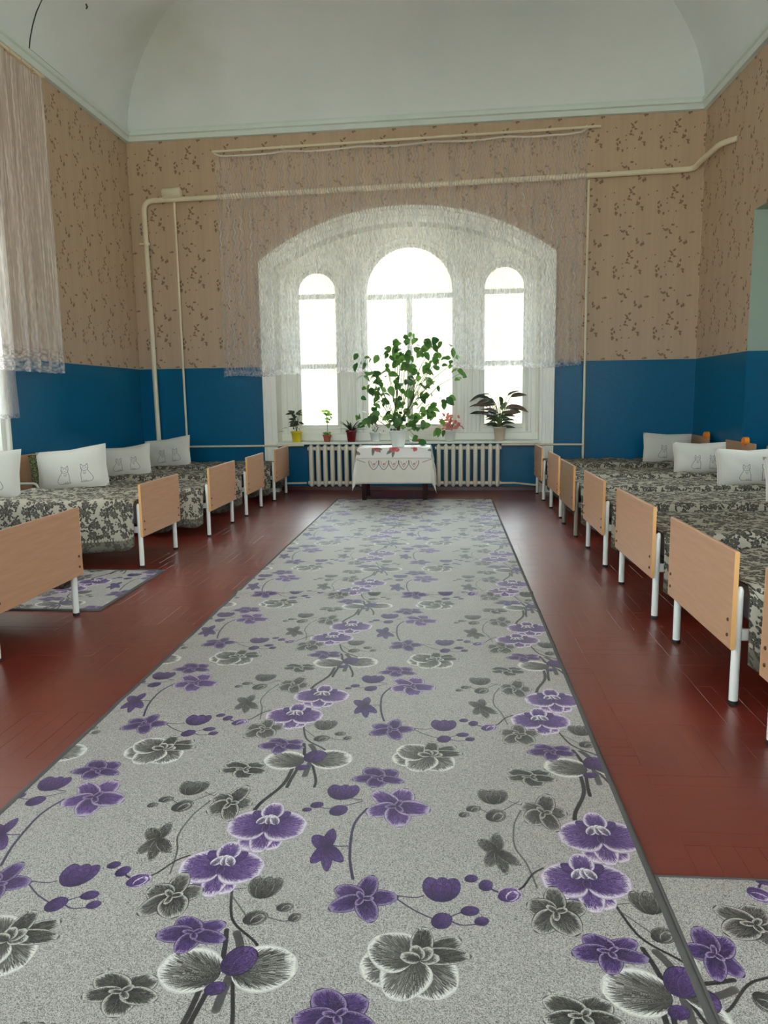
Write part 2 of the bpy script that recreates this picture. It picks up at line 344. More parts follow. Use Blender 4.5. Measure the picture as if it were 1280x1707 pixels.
def printed(name,im,sx,sy,rough=.8,bump=0,bscale=300,spec=.3,rot=0,sheen=0,ext='REPEAT',tint=None):
    m,nt,b=newmat(name); tc=N(nt,'ShaderNodeTexCoord'); mp=N(nt,'ShaderNodeMapping'); mp.inputs['Scale'].default_value=(1/sx,1/sy,1); mp.inputs['Rotation'].default_value=(0,0,rot)
    t=N(nt,'ShaderNodeTexImage',image=im,extension=ext); nt.links.new(tc.outputs['UV'],mp.inputs['Vector']); nt.links.new(mp.outputs[0],t.inputs[0])
    o=t.outputs[0]
    if tint: o=mix_rgb(nt,1.0,o,tint,'MULTIPLY')
    nt.links.new(o,b.inputs['Base Color']); b.inputs['Roughness'].default_value=rough; b.inputs['Specular IOR Level'].default_value=spec
    if sheen: b.inputs['Sheen Weight'].default_value=sheen; b.inputs['Sheen Roughness'].default_value=.4
    if bump>0:
        n2=N(nt,'ShaderNodeTexNoise'); n2.inputs['Scale'].default_value=bscale; nt.links.new(tc.outputs['UV'],n2.inputs['Vector'])
        bp=N(nt,'ShaderNodeBump'); bp.inputs['Strength'].default_value=bump; bp.inputs['Distance'].default_value=.004
        nt.links.new(n2.outputs['Fac'],bp.inputs['Height']); nt.links.new(bp.outputs['Normal'],b.inputs['Normal'])
    return m,nt,b,o
# ------------------------------------------------------------ material library
IM_CARPET=carpet_image(); IM_DAM=damask_image(); IM_PAPER=paper_image(); IM_CAT=pillow_image(); IM_CLOTH=cloth_image(); IM_OVER=overlay_image()
M_paper=printed('floral_wallpaper',IM_PAPER,.53,.78,rough=.62,bump=.15,bscale=90)[0]
M_blue=plain('blue_gloss_paint',(0,96,136),.32,.05,3,.25,18,.25)
M_ceil=None
def ceiling_mat():
    m,nt,b=newmat('whitewash'); tc=N(nt,'ShaderNodeTexCoord'); geo=N(nt,'ShaderNodeNewGeometry')
    nz=N(nt,'ShaderNodeTexNoise'); nz.inputs['Scale'].default_value=1.3; nz.inputs['Detail'].default_value=5; nt.links.new(geo.outputs['Position'],nz.inputs['Vector'])
    o=mix_rgb(nt,nz.outputs['Fac'],lin((216,224,228)),lin((232,238,240)))
    # old brown water stain in the far left corner of the vault
    d=N(nt,'ShaderNodeVectorMath',operation='DISTANCE'); d.inputs[1].default_value=(-3.55,9.9,5.75); nt.links.new(geo.outputs['Position'],d.inputs[0])
    ad=N(nt,'ShaderNodeMath',operation='MULTIPLY_ADD'); nt.links.new(nz.outputs['Fac'],ad.inputs[0]); ad.inputs[1].default_value=1.1; nt.links.new(d.outputs['Value'],ad.inputs[2])
    mr=N(nt,'ShaderNodeMapRange'); nt.links.new(ad.outputs[0],mr.inputs['Value']); mr.inputs['From Min'].default_value=1.5; mr.inputs['From Max'].default_value=.7; mr.inputs['To Max'].default_value=.36
    o=mix_rgb(nt,mr.outputs[0],o,lin((186,182,160))); nt.links.new(o,b.inputs['Base Color']); b.inputs['Roughness'].default_value=.85; b.inputs['Specular IOR Level'].default_value=.2
    bp=N(nt,'ShaderNodeBump'); bp.inputs['Strength'].default_value=.25; bp.inputs['Distance'].default_value=.03; nt.links.new(nz.outputs['Fac'],bp.inputs['Height']); nt.links.new(bp.outputs['Normal'],b.inputs['Normal']); return m
M_ceil=ceiling_mat()
M_cornice=plain('cornice_paint',(216,228,226),.6,.03)
M_green=plain('pale_green_distemper',(166,184,170),.8,.05,4,.1,8)
M_trim=plain('cream_window_paint',(246,245,236),.35,.03,6)
M_sill=plain('white_sill_paint',(232,236,226),.3,.03,6)
M_pipe=plain('cream_pipe_paint',(226,216,190),.38,.04,8)
M_rad=plain('ivory_radiator_paint',(230,224,206),.38,.04,8)
def floor_mat():
    m,nt,b=newmat('red_floor_paint'); geo=N(nt,'ShaderNodeNewGeometry'); oi=N(nt,'ShaderNodeObjectInfo')
    nz=N(nt,'ShaderNodeTexNoise'); nz.inputs['Scale'].default_value=2.2; nz.inputs['Detail'].default_value=6; nt.links.new(geo.outputs['Position'],nz.inputs['Vector'])
    o=mix_rgb(nt,nz.outputs['Fac'],lin((112,38,27)),lin((128,48,35)))
    nt.links.new(o,b.inputs['Base Color'])
    n2=N(nt,'ShaderNodeTexNoise'); n2.inputs['Scale'].default_value=7; n2.inputs['Detail'].default_value=8; nt.links.new(geo.outputs['Position'],n2.inputs['Vector'])
    mr=N(nt,'ShaderNodeMapRange'); mr.inputs['To Min'].default_value=.29; mr.inputs['To Max'].default_value=.37; nt.links.new(n2.outputs['Fac'],mr.inputs['Value']); nt.links.new(mr.outputs[0],b.inputs['Roughness'])
    b.inputs['Specular IOR Level'].default_value=.65; b.inputs['Coat Weight'].default_value=.5; b.inputs['Coat Roughness'].default_value=.32
    n3=N(nt,'ShaderNodeTexNoise'); n3.inputs['Scale'].default_value=5; n3.inputs['Detail'].default_value=1.5; nt.links.new(geo.outputs['Position'],n3.inputs['Vector'])
    bp=N(nt,'ShaderNodeBump'); bp.inputs['Strength'].default_value=.10; bp.inputs['Distance'].default_value=.02; nt.links.new(n3.outputs['Fac'],bp.inputs['Height']); nt.links.new(bp.outputs['Normal'],b.inputs['Normal']); return m
M_floor=floor_mat()
M_base=plain('brown_red_skirting',(84,30,24),.35,.05)
def wood_mat(name,c0,c1,rough=.42):
    m,nt,b=newmat(name); tc=N(nt,'ShaderNodeTexCoord'); mp=N(nt,'ShaderNodeMapping'); mp.inputs['Scale'].default_value=(30,2.2,30)
    nz=N(nt,'ShaderNodeTexNoise'); nz.inputs['Scale'].default_value=1.6; nz.inputs['Detail'].default_value=6; nt.links.new(tc.outputs['Object'],mp.inputs['Vector']); nt.links.new(mp.outputs[0],nz.inputs['Vector'])
    nt.links.new(mix_rgb(nt,nz.outputs['Fac'],lin(c0),lin(c1)),b.inputs['Base Color']); b.inputs['Roughness'].default_value=rough; b.inputs['Specular IOR Level'].default_value=.4; return m
M_board=wood_mat('beech_laminate',(182,136,102),(206,162,128))
M_board2=wood_mat('brown_laminate',(140,110,80),(164,132,98))
M_edge=plain('yellow_edge_band',(226,172,108),.5,.05)
M_metal=plain('white_enamel',(236,238,232),.35,.03)
M_metal2=plain('grey_brown_enamel',(140,132,118),.4,.05)
M_rubber=plain('black_rubber',(26,24,24),.7)
M_bolt=plain('dark_bolt',(110,82,60),.4,.05,metal=.6)
M_matt=plain('grey_ticking',(150,152,156),.9,.08,40)
def spread_mat():
    m,nt,b,o=printed('rose_bedspread_cloth',IM_DAM,.64,.64,rough=.85,bump=.5,bscale=160)
    uv=N(nt,'ShaderNodeUVMap'); uv.uv_map='hem'; sx=N(nt,'ShaderNodeSeparateXYZ'); nt.links.new(uv.outputs[0],sx.inputs[0])
    lt=N(nt,'ShaderNodeMath',operation='LESS_THAN'); nt.links.new(sx.outputs[0],lt.inputs[0]); lt.inputs[1].default_value=.085
    o2=mix_rgb(nt,.72,o,lin((84,82,70))); o=mix_rgb(nt,lt.outputs[0],o,o2)
    # dotted light braid at the top of the border
    a=N(nt,'ShaderNodeMath',operation='SUBTRACT'); nt.links.new(sx.outputs[0],a.inputs[0]); a.inputs[1].default_value=.088
    ab=N(nt,'ShaderNodeMath',operation='ABSOLUTE'); nt.links.new(a.outputs[0],ab.inputs[0]); l2=N(nt,'ShaderNodeMath',operation='LESS_THAN'); nt.links.new(ab.outputs[0],l2.inputs[0]); l2.inputs[1].default_value=.009
    sn=N(nt,'ShaderNodeMath',operation='MULTIPLY'); nt.links.new(sx.outputs[1],sn.inputs[0]); sn.inputs[1].default_value=250; s2=N(nt,'ShaderNodeMath',operation='SINE'); nt.links.new(sn.outputs[0],s2.inputs[0])
    s3=N(nt,'ShaderNodeMath',operation='GREATER_THAN'); nt.links.new(s2.outputs[0],s3.inputs[0]); s3.inputs[1].default_value=-.3; mu=N(nt,'ShaderNodeMath',operation='MULTIPLY'); nt.links.new(l2.outputs[0],mu.inputs[0]); nt.links.new(s3.outputs[0],mu.inputs[1])
    o=mix_rgb(nt,mu.outputs[0],o,lin((176,170,152)))
    nt.links.new(o,b.inputs['Base Color']); return m
M_spread=spread_mat()
M_cat=printed('cat_pillow_cotton',IM_CAT,1,1,rough=.85,ext='EXTEND')[0]
M_cot=plain('white_pillow_cotton',(206,203,194),.85,.03)
M_greenpil=printed('green_floral_cotton',IM_DAM,.4,.4,rough=.9,tint=(.62,.78,.5))[0]
M_carpet=printed('orchid_carpet_pile',IM_CARPET,1.0,1.03,rough=.5,bump=.3,bscale=420,sheen=.08,spec=.7)[0]
M_mat=printed('orchid_mat_pile',IM_CARPET,1.0,1.03,rough=.5,bump=.3,bscale=420,sheen=.08,spec=.7,rot=PI/2)[0]
M_bind=plain('grey_binding',(92,90,88),.8,.1,80)
def glass_mat():
    m=bpy.data.materials.new('window_glass'); m.use_nodes=True; nt=m.node_tree; nt.nodes.clear()
    o=N(nt,'ShaderNodeOutputMaterial'); t=N(nt,'ShaderNodeBsdfTransparent'); t.inputs[0].default_value=(.93,.96,.95,1); g=N(nt,'ShaderNodeBsdfGlossy'); g.inputs['Roughness'].default_value=.02
    f=N(nt,'ShaderNodeFresnel'); f.inputs[0].default_value=1.45; mx=N(nt,'ShaderNodeMixShader'); nt.links.new(f.outputs[0],mx.inputs[0]); nt.links.new(t.outputs[0],mx.inputs[1]); nt.links.new(g.outputs[0],mx.inputs[2]); nt.links.new(mx.outputs[0],o.inputs[0]); return m
M_glass=glass_mat()
def lace_mat(name,zplain,base=.20,amp=.55,hem=.09,col=(.90,.90,.96),freq=85,plainbase=.34,wob_a=.0085,tlw=.55,phn=9.0,strand=0):
    # UV = metres across and height; strands are denser thread, the rest is open net
    m=bpy.data.materials.new(name); m.use_nodes=True; nt=m.node_tree; nt.nodes.clear()
    out=N(nt,'ShaderNodeOutputMaterial'); tr=N(nt,'ShaderNodeBsdfTransparent'); di=N(nt,'ShaderNodeBsdfDiffuse'); tl=N(nt,'ShaderNodeBsdfTranslucent')
    di.inputs[0].default_value=col+(1,); tl.inputs[0].default_value=col+(1,)
    md=N(nt,'ShaderNodeMixShader'); md.inputs[0].default_value=tlw; nt.links.new(di.outputs[0],md.inputs[1]); nt.links.new(tl.outputs[0],md.inputs[2])
    tc=N(nt,'ShaderNodeTexCoord'); sp=N(nt,'ShaderNodeSeparateXYZ'); nt.links.new(tc.outputs['UV'],sp.inputs[0])
    def mth(op,a,b=None,c=None):
        n=N(nt,'ShaderNodeMath',operation=op)
        for i,v in enumerate((a,b,c)):
            if v is None: continue
            if hasattr(v,'is_output'): nt.links.new(v,n.inputs[i])
            else: n.inputs[i].default_value=v
        return n.outputs[0]
    U,Z=sp.outputs[0],sp.outputs[1]
    # each strand waves with its own phase
    n0=N(nt,'ShaderNodeTexNoise'); n0.noise_dimensions='1D'; n0.inputs['W'].default_value=0; nt.links.new(mth('MULTIPLY',U,9.0),n0.inputs['W'])
    ph=mth('MULTIPLY',n0.outputs['Fac'],phn)
    wob=mth('MULTIPLY',mth('SINE',mth('ADD',mth('MULTIPLY',Z,44.0),ph)),wob_a)
    Uw=mth('ADD',U,wob)
    cb=N(nt,'ShaderNodeCombineXYZ'); nt.links.new(mth('MULTIPLY',Uw,freq),cb.inputs[0]); nt.links.new(mth('MULTIPLY',Z,1.6),cb.inputs[1])
    n1=N(nt,'ShaderNodeTexNoise'); n1.inputs['Scale'].default_value=1.0; n1.inputs['Detail'].default_value=1; nt.links.new(cb.outputs[0],n1.inputs['Vector'])
    st=N(nt,'ShaderNodeMapRange'); st.inputs['From Min'].default_value=.45; st.inputs['From Max'].default_value=.66; nt.links.new(n1.outputs['Fac'],st.inputs['Value'])
    if strand:   # evenly spaced wavy threads, some bunched together
        sn=mth('ADD',mth('MULTIPLY',mth('SINE',mth('MULTIPLY',Uw,6.2832/strand)),.5),.5)
        st2=mth('ADD',mth('MULTIPLY',mth('POWER',sn,1.6),.6),mth('MULTIPLY',st.outputs[0],.4))
        st=N(nt,'ShaderNodeMapRange'); nt.links.new(st2,st.inputs['Value'])
    a_w=mth('ADD',mth('MULTIPLY',st.outputs[0],amp),base)
    zt=N(nt,'ShaderNodeMapRange'); zt.inputs['From Min'].default_value=zplain-.12; zt.inputs['From Max'].default_value=zplain+.12; nt.links.new(Z,zt.inputs['Value'])
    a_p=mth('ADD',mth('MULTIPLY',st.outputs[0],.16),plainbase)
    al=mth('ADD',mth('MULTIPLY',a_w,mth('SUBTRACT',1.0,zt.outputs[0])),mth('MULTIPLY',a_p,zt.outputs[0]))
    uvh=N(nt,'ShaderNodeUVMap'); uvh.uv_map='hem'; sh=N(nt,'ShaderNodeSeparateXYZ'); nt.links.new(uvh.outputs[0],sh.inputs[0])
    hm=N(nt,'ShaderNodeMapRange'); hm.inputs['From Min'].default_value=hem; hm.inputs['From Max'].default_value=hem*.6; nt.links.new(sh.outputs[0],hm.inputs['Value'])
    vo=N(nt,'ShaderNodeTexVoronoi'); vo.inputs['Scale'].default_value=38; nt.links.new(tc.outputs['UV'],vo.inputs['Vector'])
    ha=mth('SUBTRACT',.85,mth('MULTIPLY',vo.outputs['Distance'],.75))
    al=mth('ADD',mth('MULTIPLY',al,mth('SUBTRACT',1.0,hm.outputs[0])),mth('MULTIPLY',ha,hm.outputs[0]))
    mx=N(nt,'ShaderNodeMixShader'); nt.links.new(al,mx.inputs[0]); nt.links.new(tr.outputs[0],mx.inputs[1]); nt.links.new(md.outputs[0],mx.inputs[2]); nt.links.new(mx.outputs[0],out.inputs[0]); return m
M_lace=lace_mat('white_lace_net',3.93,base=.13,amp=.36,freq=26,plainbase=.16,tlw=.6,col=(.94,.94,1.0),phn=3.0,wob_a=.010,strand=.036)
M_lace2=lace_mat('pink_white_lace_net',9,base=.46,amp=.3,hem=.28,col=(.92,.88,.88),wob_a=.003,freq=60)
M_lace3=lace_mat('plain_white_net',-9,base=.5,amp=.2,hem=.05,col=(.88,.86,.88),plainbase=.6)
def leafm(name,c,c2,rough=.4,tl=.35):
    m,nt,b=newmat(name); oi=N(nt,'ShaderNodeObjectInfo'); o=mix_rgb(nt,oi.outputs['Random'],lin(c),lin(c2)); nt.links.new(o,b.inputs['Base Color']); b.inputs['Roughness'].default_value=rough
    out=nt.nodes['Material Output']; t=N(nt,'ShaderNodeBsdfTranslucent'); nt.links.new(o,t.inputs[0]); mx=N(nt,'ShaderNodeMixShader'); mx.inputs[0].default_value=tl
    nt.links.new(b.outputs[0],mx.inputs[1]); nt.links.new(t.outputs[0],mx.inputs[2]); nt.links.new(mx.outputs[0],out.inputs[0]); return m
M_leaf=leafm('green_leaf',(46,92,44),(118,164,76)); M_leafd=leafm('dark_leaf',(44,54,44),(84,94,72)); M_leafl=leafm('light_leaf',(120,168,70),(150,190,90),tl=.5)
M_leafb=leafm('bronze_leaf',(74,66,60),(120,96,84),tl=.25); M_leafp=leafm('pink_leaf',(206,110,108),(232,160,150),tl=.4); M_leaff=leafm('pale_pink_petal',(232,196,196),(244,220,220),tl=.4)
M_stem=plain('brown_stem',(96,76,52),.7); M_gstem=plain('green_stem',(96,124,66),.6); M_soil=plain('potting_soil',(58,42,32),.95,.2,80)
M_wpot=plain('white_plastic_pot',(232,234,230),.35); M_ypot=plain('yellow_plastic_pot',(232,206,40),.35); M_tpot=plain('terracotta_clay',(170,96,72),.7,.1,30); M_rpot=plain('dark_red_glaze',(120,26,30),.15); M_bpot=plain('beige_ceramic',(214,196,174),.4,.12,20)
M_cloth=printed('white_table_linen',IM_CLOTH,1.0,.625,rough=.85)[0]
M_over=printed('rose_table_overlay',IM_OVER,1.0,.625,rough=.5)[0]
M_dark=plain('dark_brown_wood',(44,14,16),.6,.08,spec=.2)
M_orange=plain('orange_plastic',(240,140,40),.4)
M_ground=plain('dry_grass_ground',(190,184,168),.95,.25,1.5); M_bush=leafm('hedge_leaf',(120,140,70),(170,180,100))
M_hookm=plain('dark_iron',(50,48,46),.5)
# ------------------------------------------------------------ structure
def seg_arch(cu,hw,spring,apex):
    rise=apex-spring; Rr=(hw*hw+rise*rise)/(2*rise); return lambda u: apex-Rr+math.sqrt(max(Rr*Rr-(u-cu)**2,0))
def panel(mb,T,u0,u1,z0,z1,holes=(),zs=None,mlo=1,mhi=0,depth=.3,mrev=0,revbot=True):
    def quad(ua,ub,za,zb,za2,zb2,mi): # za..zb at ua, za2..zb2 at ub
        vs=[(ua,za),(ub,za2),(ub,zb2),(ua,zb)]; mb.add([T(u,0,z) for u,z in vs],[[0,1,2,3]],mi,uvs=vs)
    def colm(ua,ub,a,b,a2,b2):
        if zs is not None and a<zs<b and abs(a-a2)<1e-9: quad(ua,ub,a,zs,a2,zs,mlo); a=a2=zs
        quad(ua,ub,a,b,a2,b2,mlo if (zs is not None and b<=zs+1e-6) else mhi)
    bp=[u0]
    for h in sorted(holes,key=lambda h:h['a']):
        if h['a']>bp[-1]: colm(bp[-1],h['a'],z0,z1,z0,z1)
        n=h.get('n',36); us=[h['a']+(h['b']-h['a'])*i/n for i in range(n+1)]; d=h.get('depth',depth)
        for a,b in zip(us[:-1],us[1:]):
            ta,tb=h['top'](a),h['top'](b)
            if h['lo']>z0+1e-6: colm(a,b,z0,h['lo'],z0,h['lo'])
            colm(a,b,ta,z1,tb,z1)
            mb.add([T(a,0,ta),T(b,0,tb),T(b,d,tb),T(a,d,ta)],[[0,1,2,3]],h.get('mr',mrev),uvs=[(a,0),(b,0),(b,d),(a,d)])
        for uu in(h['a'],h['b']):
            t=h['top'](uu); lv=[h['lo'],t]
            if zs is not None and h['lo']<zs<t: lv=[h['lo'],zs,t]
            for a,b in zip(lv[:-1],lv[1:]):
                mi=h.get('mr',mrev) if b>(zs or -9)+1e-6 or h.get('nosplit') else mlo
                mb.add([T(uu,0,a),T(uu,d,a),T(uu,d,b),T(uu,0,b)],[[0,1,2,3]],mi,uvs=[(0,a),(d,a),(d,b),(0,b)])
        if h['lo']>z0+1e-6: mb.add([T(h['a'],0,h['lo']),T(h['b'],0,h['lo']),T(h['b'],d,h['lo']),T(h['a'],d,h['lo'])],[[0,1,2,3]],h.get('mr',mrev))
        bp.append(h['b'])
    if u1>bp[-1]: colm(bp[-1],u1,z0,z1,z0,z1)
TL=lambda u,v,z:(XL-v,u,z); TR=lambda u,v,z:(XR+v,u,z); T0=lambda u,v,z:(u,v,z)
YL,YR=10.75,10.4485
ULc=(XL+.6)/math.cos(ang)-0.001; URc=(XR+.6)/math.cos(ang)+.001
# back wall with the big segmental arched niche
outer=seg_arch(.02,1.80,3.05,3.58)
mb=MB(); panel(mb,T0,ULc,URc,0,ZS+.02,[dict(a=-1.78,b=1.82,lo=0.0,top=outer,mr=2,depth=.34,n=48,nosplit=True)],zs=ZP,mrev=2)
struct(mb.obj('wall_back',[M_paper,M_blue,M_trim],M=MB_))
mb=MB(); mb.box(-1.80,1.84,.12,.14,0,.67); struct(mb.obj('wall_below_window',[M_blue],M=MB_))
LW=[dict(a=4.3,b=7.15,lo=.74,top=seg_arch(5.725,1.43,3.05,3.5),mr=2,depth=.36),dict(a=-.9,b=2.0,lo=.74,top=seg_arch(.55,1.46,3.05,3.5),mr=2,depth=.36)]
mb=MB(); panel(mb,TL,YB,YL,0,ZS+.02,LW,zs=ZP,mrev=2); struct(mb.obj('wall_left',[M_paper,M_blue,M_trim]))
RN=[dict(a=5.7,b=8.71,lo=0,top=lambda u:3.19,mr=3,depth=.62,n=1),dict(a=.9,b=3.9,lo=0,top=lambda u:3.19,mr=3,depth=.62,n=1)]
mb=MB(); panel(mb,TR,YB,YR,0,ZS+.02,RN,zs=ZP,mrev=3)
RWIN=[]
TN=lambda u,v,z:(XR+.62+v,u,z)
for a,b in((5.7,8.71),(.9,3.9)):
    hw=dict(a=a+.55,b=b-.55,lo=.9,top=lambda u:2.75,mr=3,depth=.2,n=1,nosplit=True); RWIN.append(hw); panel(mb,TN,a,b,0,3.19,[hw],zs=ZP,mhi=3,mrev=3)
struct(mb.obj('wall_right',[M_paper,M_blue,M_trim,M_green]))
TF=lambda u,v,z:(u,YB-v,z)
FILL_WIN=[dict(a=c-.95,b=c+.95,lo=.8,top=lambda u:3.9,mr=2,depth=.35,n=1) for c in(-2.9,-.6,1.75)]  # unseen windows added behind the camera to brighten ceiling and window wall
mb=MB(); panel(mb,TF,XL,XR,0,ZS+.02,FILL_WIN,zs=ZP,mrev=2); struct(mb.obj('wall_front',[M_paper,M_blue,M_trim]))
# ceiling: coved vault with groins at the corners
def ceiling():
    RH,RV=1.6,1.12; mb=MB(); n=14
    def ring(k):
        a=PI/2*k/n; i=RH*(1-math.cos(a))+.05; r=RV*math.sin(a)
        return [(XL+i,YL-i,ZS+r),(XR-i,YR-i,ZS+r),(XR-i,YB+i,ZS+r),(XL+i,YB+i,ZS+r)]
    rg=[ring(k) for k in range(n+1)]
    for s_ in range(4):
        vs=[];
        for k in range(n+1): vs+= [rg[k][s_],rg[k][(s_+1)%4]]
        mb.add(vs,[[2*k,2*k+1,2*k+3,2*k+2] for k in range(n)],0,smooth=True)
    mb.add(rg[n],[[0,1,2,3]],0)
    o=rg[0]; q=[(XL-.02,YL+.02,ZS),(XR+.02,YR+.02,ZS),(XR+.02,YB-.02,ZS),(XL-.02,YB-.02,ZS)]
    for i in range(4): mb.add([o[i],o[(i+1)%4],q[(i+1)%4],q[i]],[[0,1,2,3]],0)
    c=struct(mb.obj('ceiling',[M_ceil]))
    # crack running up the left vault and along the cornice
    pts=[]
    for k in range(0,15):
        a=PI/2*k/n; i=RH*(1-math.cos(a))+.05; pts.append((XL+i+.003,8.22+.012*math.sin(k*1.1)+k*.012,ZS+RV*math.sin(a)-.003))
    m2=MB(); m2.tube(pts,[.007]*4+[.005]*11,5); m2.tube([(XL+.055,8.22,ZS+.012),(XL+.055,8.8,ZS+.012),(XL+.05,9.3,ZS+.01)],.006,5)
    m2.obj('crack',[M_hookm],parent=c)
ceiling()
def cornice():
    prof=[(0,4.77),(.05,4.775),(.055,4.80),(.03,4.805),(.035,4.84),(.09,4.865),(.095,4.885),(.06,4.89),(.05,4.93),(0,4.935)]
    prof=[(.0,4.765),(.05,4.77),(.06,4.83),(.085,4.84),(.09,4.885),(.055,4.89),(.05,4.925),(.04,4.93)]
    runs=[('trim_1',(XL,YL),(XR,YR)),('trim_2',(XL,YL),(XL,YB)),('trim_3',(XR,YR),(XR,YB))]
    for nm,a,b in runs:
        vs=[];m=MB()
        for (x,y) in (a,b):
            for o_,z in prof:
                sx=1 if x==XL else -1; sy=-1 if y>0 else 1
                if nm=='trim_1': vs.append((x+sx*o_,y-o_,z))
                else: vs.append((x+sx*o_,y+sy*o_,z))
        n=len(prof); m.add(vs,[[i,i+1,n+i+1,n+i] for i in range(n-1)],0); struct(m.obj(nm,[M_cornice]))
cornice()
# skirting
mb=MB(); mb.box(ULc,-1.99,-.02,0,0,.075,bev=.004); mb.box(2.01,URc,-.02,0,0,.075,bev=.004); mb.box(-1.78,1.82,.10,.12,0,.06,bev=.004); struct(mb.obj('baseboard_back',[M_base],M=MB_))
mb=MB(); mb.box(XL,XL+.02,YB,YL-.03,0,.075,bev=.004); struct(mb.obj('baseboard_left',[M_base]))
mb=MB(); mb.box(XR-.02,XR,8.73,YR-.03,0,.075,bev=.004); mb.box(XR-.02,XR,3.92,5.68,0,.075,bev=.004); struct(mb.obj('baseboard_right',[M_base]))
# floor: slab and parquet blocks laid in squares of six, painted over
mb=MB(); mb.box(XL-.1,XR+.75,YB-.1,YL+.4,-.15,-.012); FLR=struct(mb.obj('floor',[M_floor]))
def planks():
    S=.42;PW=.07; g=.0011
    def pm(var):
        m=MB(); b=(.0002,.0011)[var]
        x,y=S/2-b*.5,PW/2-b*.5; m.add([(-x,-y,-.012),(x,-y,-.012),(x,y,-.012),(-x,y,-.012),(-x,-y,-b),(x,-y,-b),(x,y,-b),(-x,y,-b),(-x+b,-y+b,0),(x-b,-y+b,0),(x-b,y-b,0),(-x+b,y-b,0)],
          [[0,1,5,4],[1,2,6,5],[2,3,7,6],[3,0,4,7],[4,5,9,8],[5,6,10,9],[6,7,11,10],[7,4,8,11],[8,9,10,11]]); return m
    mes=[pm(0).mesh('plank',[M_floor]),pm(1).mesh('plank',[M_floor])]; L=[]
    rp=random.Random(3)
    nx=int((XR+.62-XL)/S)+1; ny=int((YL+.1-YB)/S)+1
    for i in range(nx):
        for j in range(ny):
            cx=XL+S*(i+.5); cy=YL-.0-S*(j+.5)+.2
            for k in range(6):
                o=(k-2.5)*PW; d=(i+j)%2
                px,py=(cx,cy+o) if d==0 else (cx+o,cy)
                if px>XR+.55 or py>YL+.1: continue
                L.append((px,py,d,rp.uniform(-.00025,.0),rp.uniform(-.0016,.0016),rp.uniform(-.002,.002),1 if rp.random()<.13 else 0))
    def vis(p):
        x,y=p[0],p[1]
        if y<1.2: return 1e3
        if -1.5<x<.62: return 1e3
        if abs(x-.085*y)>.52*y+.2: return 1e3
        return math.hypot(x,y)
    L.sort(key=vis)
    for p in L[:300]:
        o=bpy.data.objects.new('plank',mes[p[6]]); C.objects.link(o); o.parent=FLR
        o.matrix_local=Matrix.Translation((p[0],p[1],p[3]))@Matrix.Rotation(PI/2 if p[2] else 0,4,'Z')@Matrix.Rotation(p[4],4,'X')@Matrix.Rotation(p[5]*.4,4,'Y')
    srcs=[pm(0),pm(1)]; m=MB()
    for p in L[300:]:
        T=Matrix.Translation((p[0],p[1],p[3]))@Matrix.Rotation(PI/2 if p[2] else 0,4,'Z')@Matrix.Rotation(p[4],4,'X')@Matrix.Rotation(p[5]*.4,4,'Y')
        src=srcs[p[6]]; m.add([T@Vector(v) for v in src.v],src.f)
    o=m.obj('parquet_blocks',[M_floor],parent=FLR); o['kind']='stuff'
planks()
# ------------------------------------------------------------ windows
def sweep(mb,path,prof,mi=0,closed=False):
    """path(o) -> points (u,z) of the outline moved outwards by o; prof: (o,v)"""
    rows=[[(u,v,z) for u,z in path(o)] for o,v in prof]; n=len(rows[0]); vs=[p for r in rows for p in r]
    mb.add(vs,[[i*n+k,i*n+k+1,(i+1)*n+k+1,(i+1)*n+k] for i in range(len(prof)-1) for k in range(n-1)],mi)
def seg_path(cu,hw0,sp0,ap0,hw1,sp1,ap1,W,zb,n=36):
    def f(o):
        t=o/W; hw=hw0+(hw1-hw0)*t; sp=sp0+(sp1-sp0)*t; ap=ap0+(ap1-ap0)*t; g=seg_arch(cu,hw,sp,ap)
        return [(cu-hw,zb)]+[(cu-hw+2*hw*i/n,g(cu-hw+2*hw*i/n)) for i in range(n+1)]+[(cu+hw,zb)]
    return f
def round_path(cu,hw,sp,zb,n=24):
    def f(o):
        r=hw+o; return [(cu-r,zb)]+[(cu-r*math.cos(PI*i/n),sp+r*math.sin(PI*i/n)) for i in range(n+1)]+[(cu+r,zb)]
    return f
W1=sroot('window_1',MB_)
mb=MB(); sweep(mb,seg_path(.02,1.80,3.05,3.58,1.985,3.14,3.79,.19,0),[(0,0),(0,-.045),(.03,-.05),(.035,-.035),(.075,-.035),(.08,-.05),(.13,-.05),(.135,-.04),(.15,-.04),(.155,-.065),(.19,-.065),(.19,.0)])
mb.obj('casing',[M_trim],parent=W1)
sps=[(-1.24,.305,2.76),(.055,.635,2.73),(1.35,.305,2.76)]
ZB=.86
hol=[dict(a=c-r,b=c+r,lo=ZB,top=(lambda u,c=c,r=r,s=s:s+math.sqrt(max(r*r-(u-c)**2,0))),depth=.12,n=24) for c,r,s in sps]
V0=.25; TI=lambda u,v,z:(u,V0+v,z)
mb=MB(); 
for xx in[0]:
    n=60; 
    panel(mb,TI,-1.80,1.84,.66,3.62,hol,mrev=0)
mb.obj('window_wall',[M_trim],parent=W1)
for c,r,s in sps:
    mb=MB(); P=round_path(c,r,s,ZB-.04)
    w_=.10 if r<.5 else .11
    sweep(mb,lambda o:[(u,z) for u,z in P(o)],[(.0,V0),(.0,V0-.02),(.02,V0-.03),(.03,V0-.018),(w_-.035,V0-.018),(w_-.03,V0-.04),(w_,V0-.04),(w_,V0)])
    mb.obj('arch_moulding',[M_trim],parent=W1)
for u in(-.75,.86):
    for d in(-.055,0.0,.055):
        mb=MB(); mb.box(u-.012+d,u+.012+d,V0-.022,V0,.72,3.0,bev=.006); mb.obj('flute',[M_trim],parent=W1)
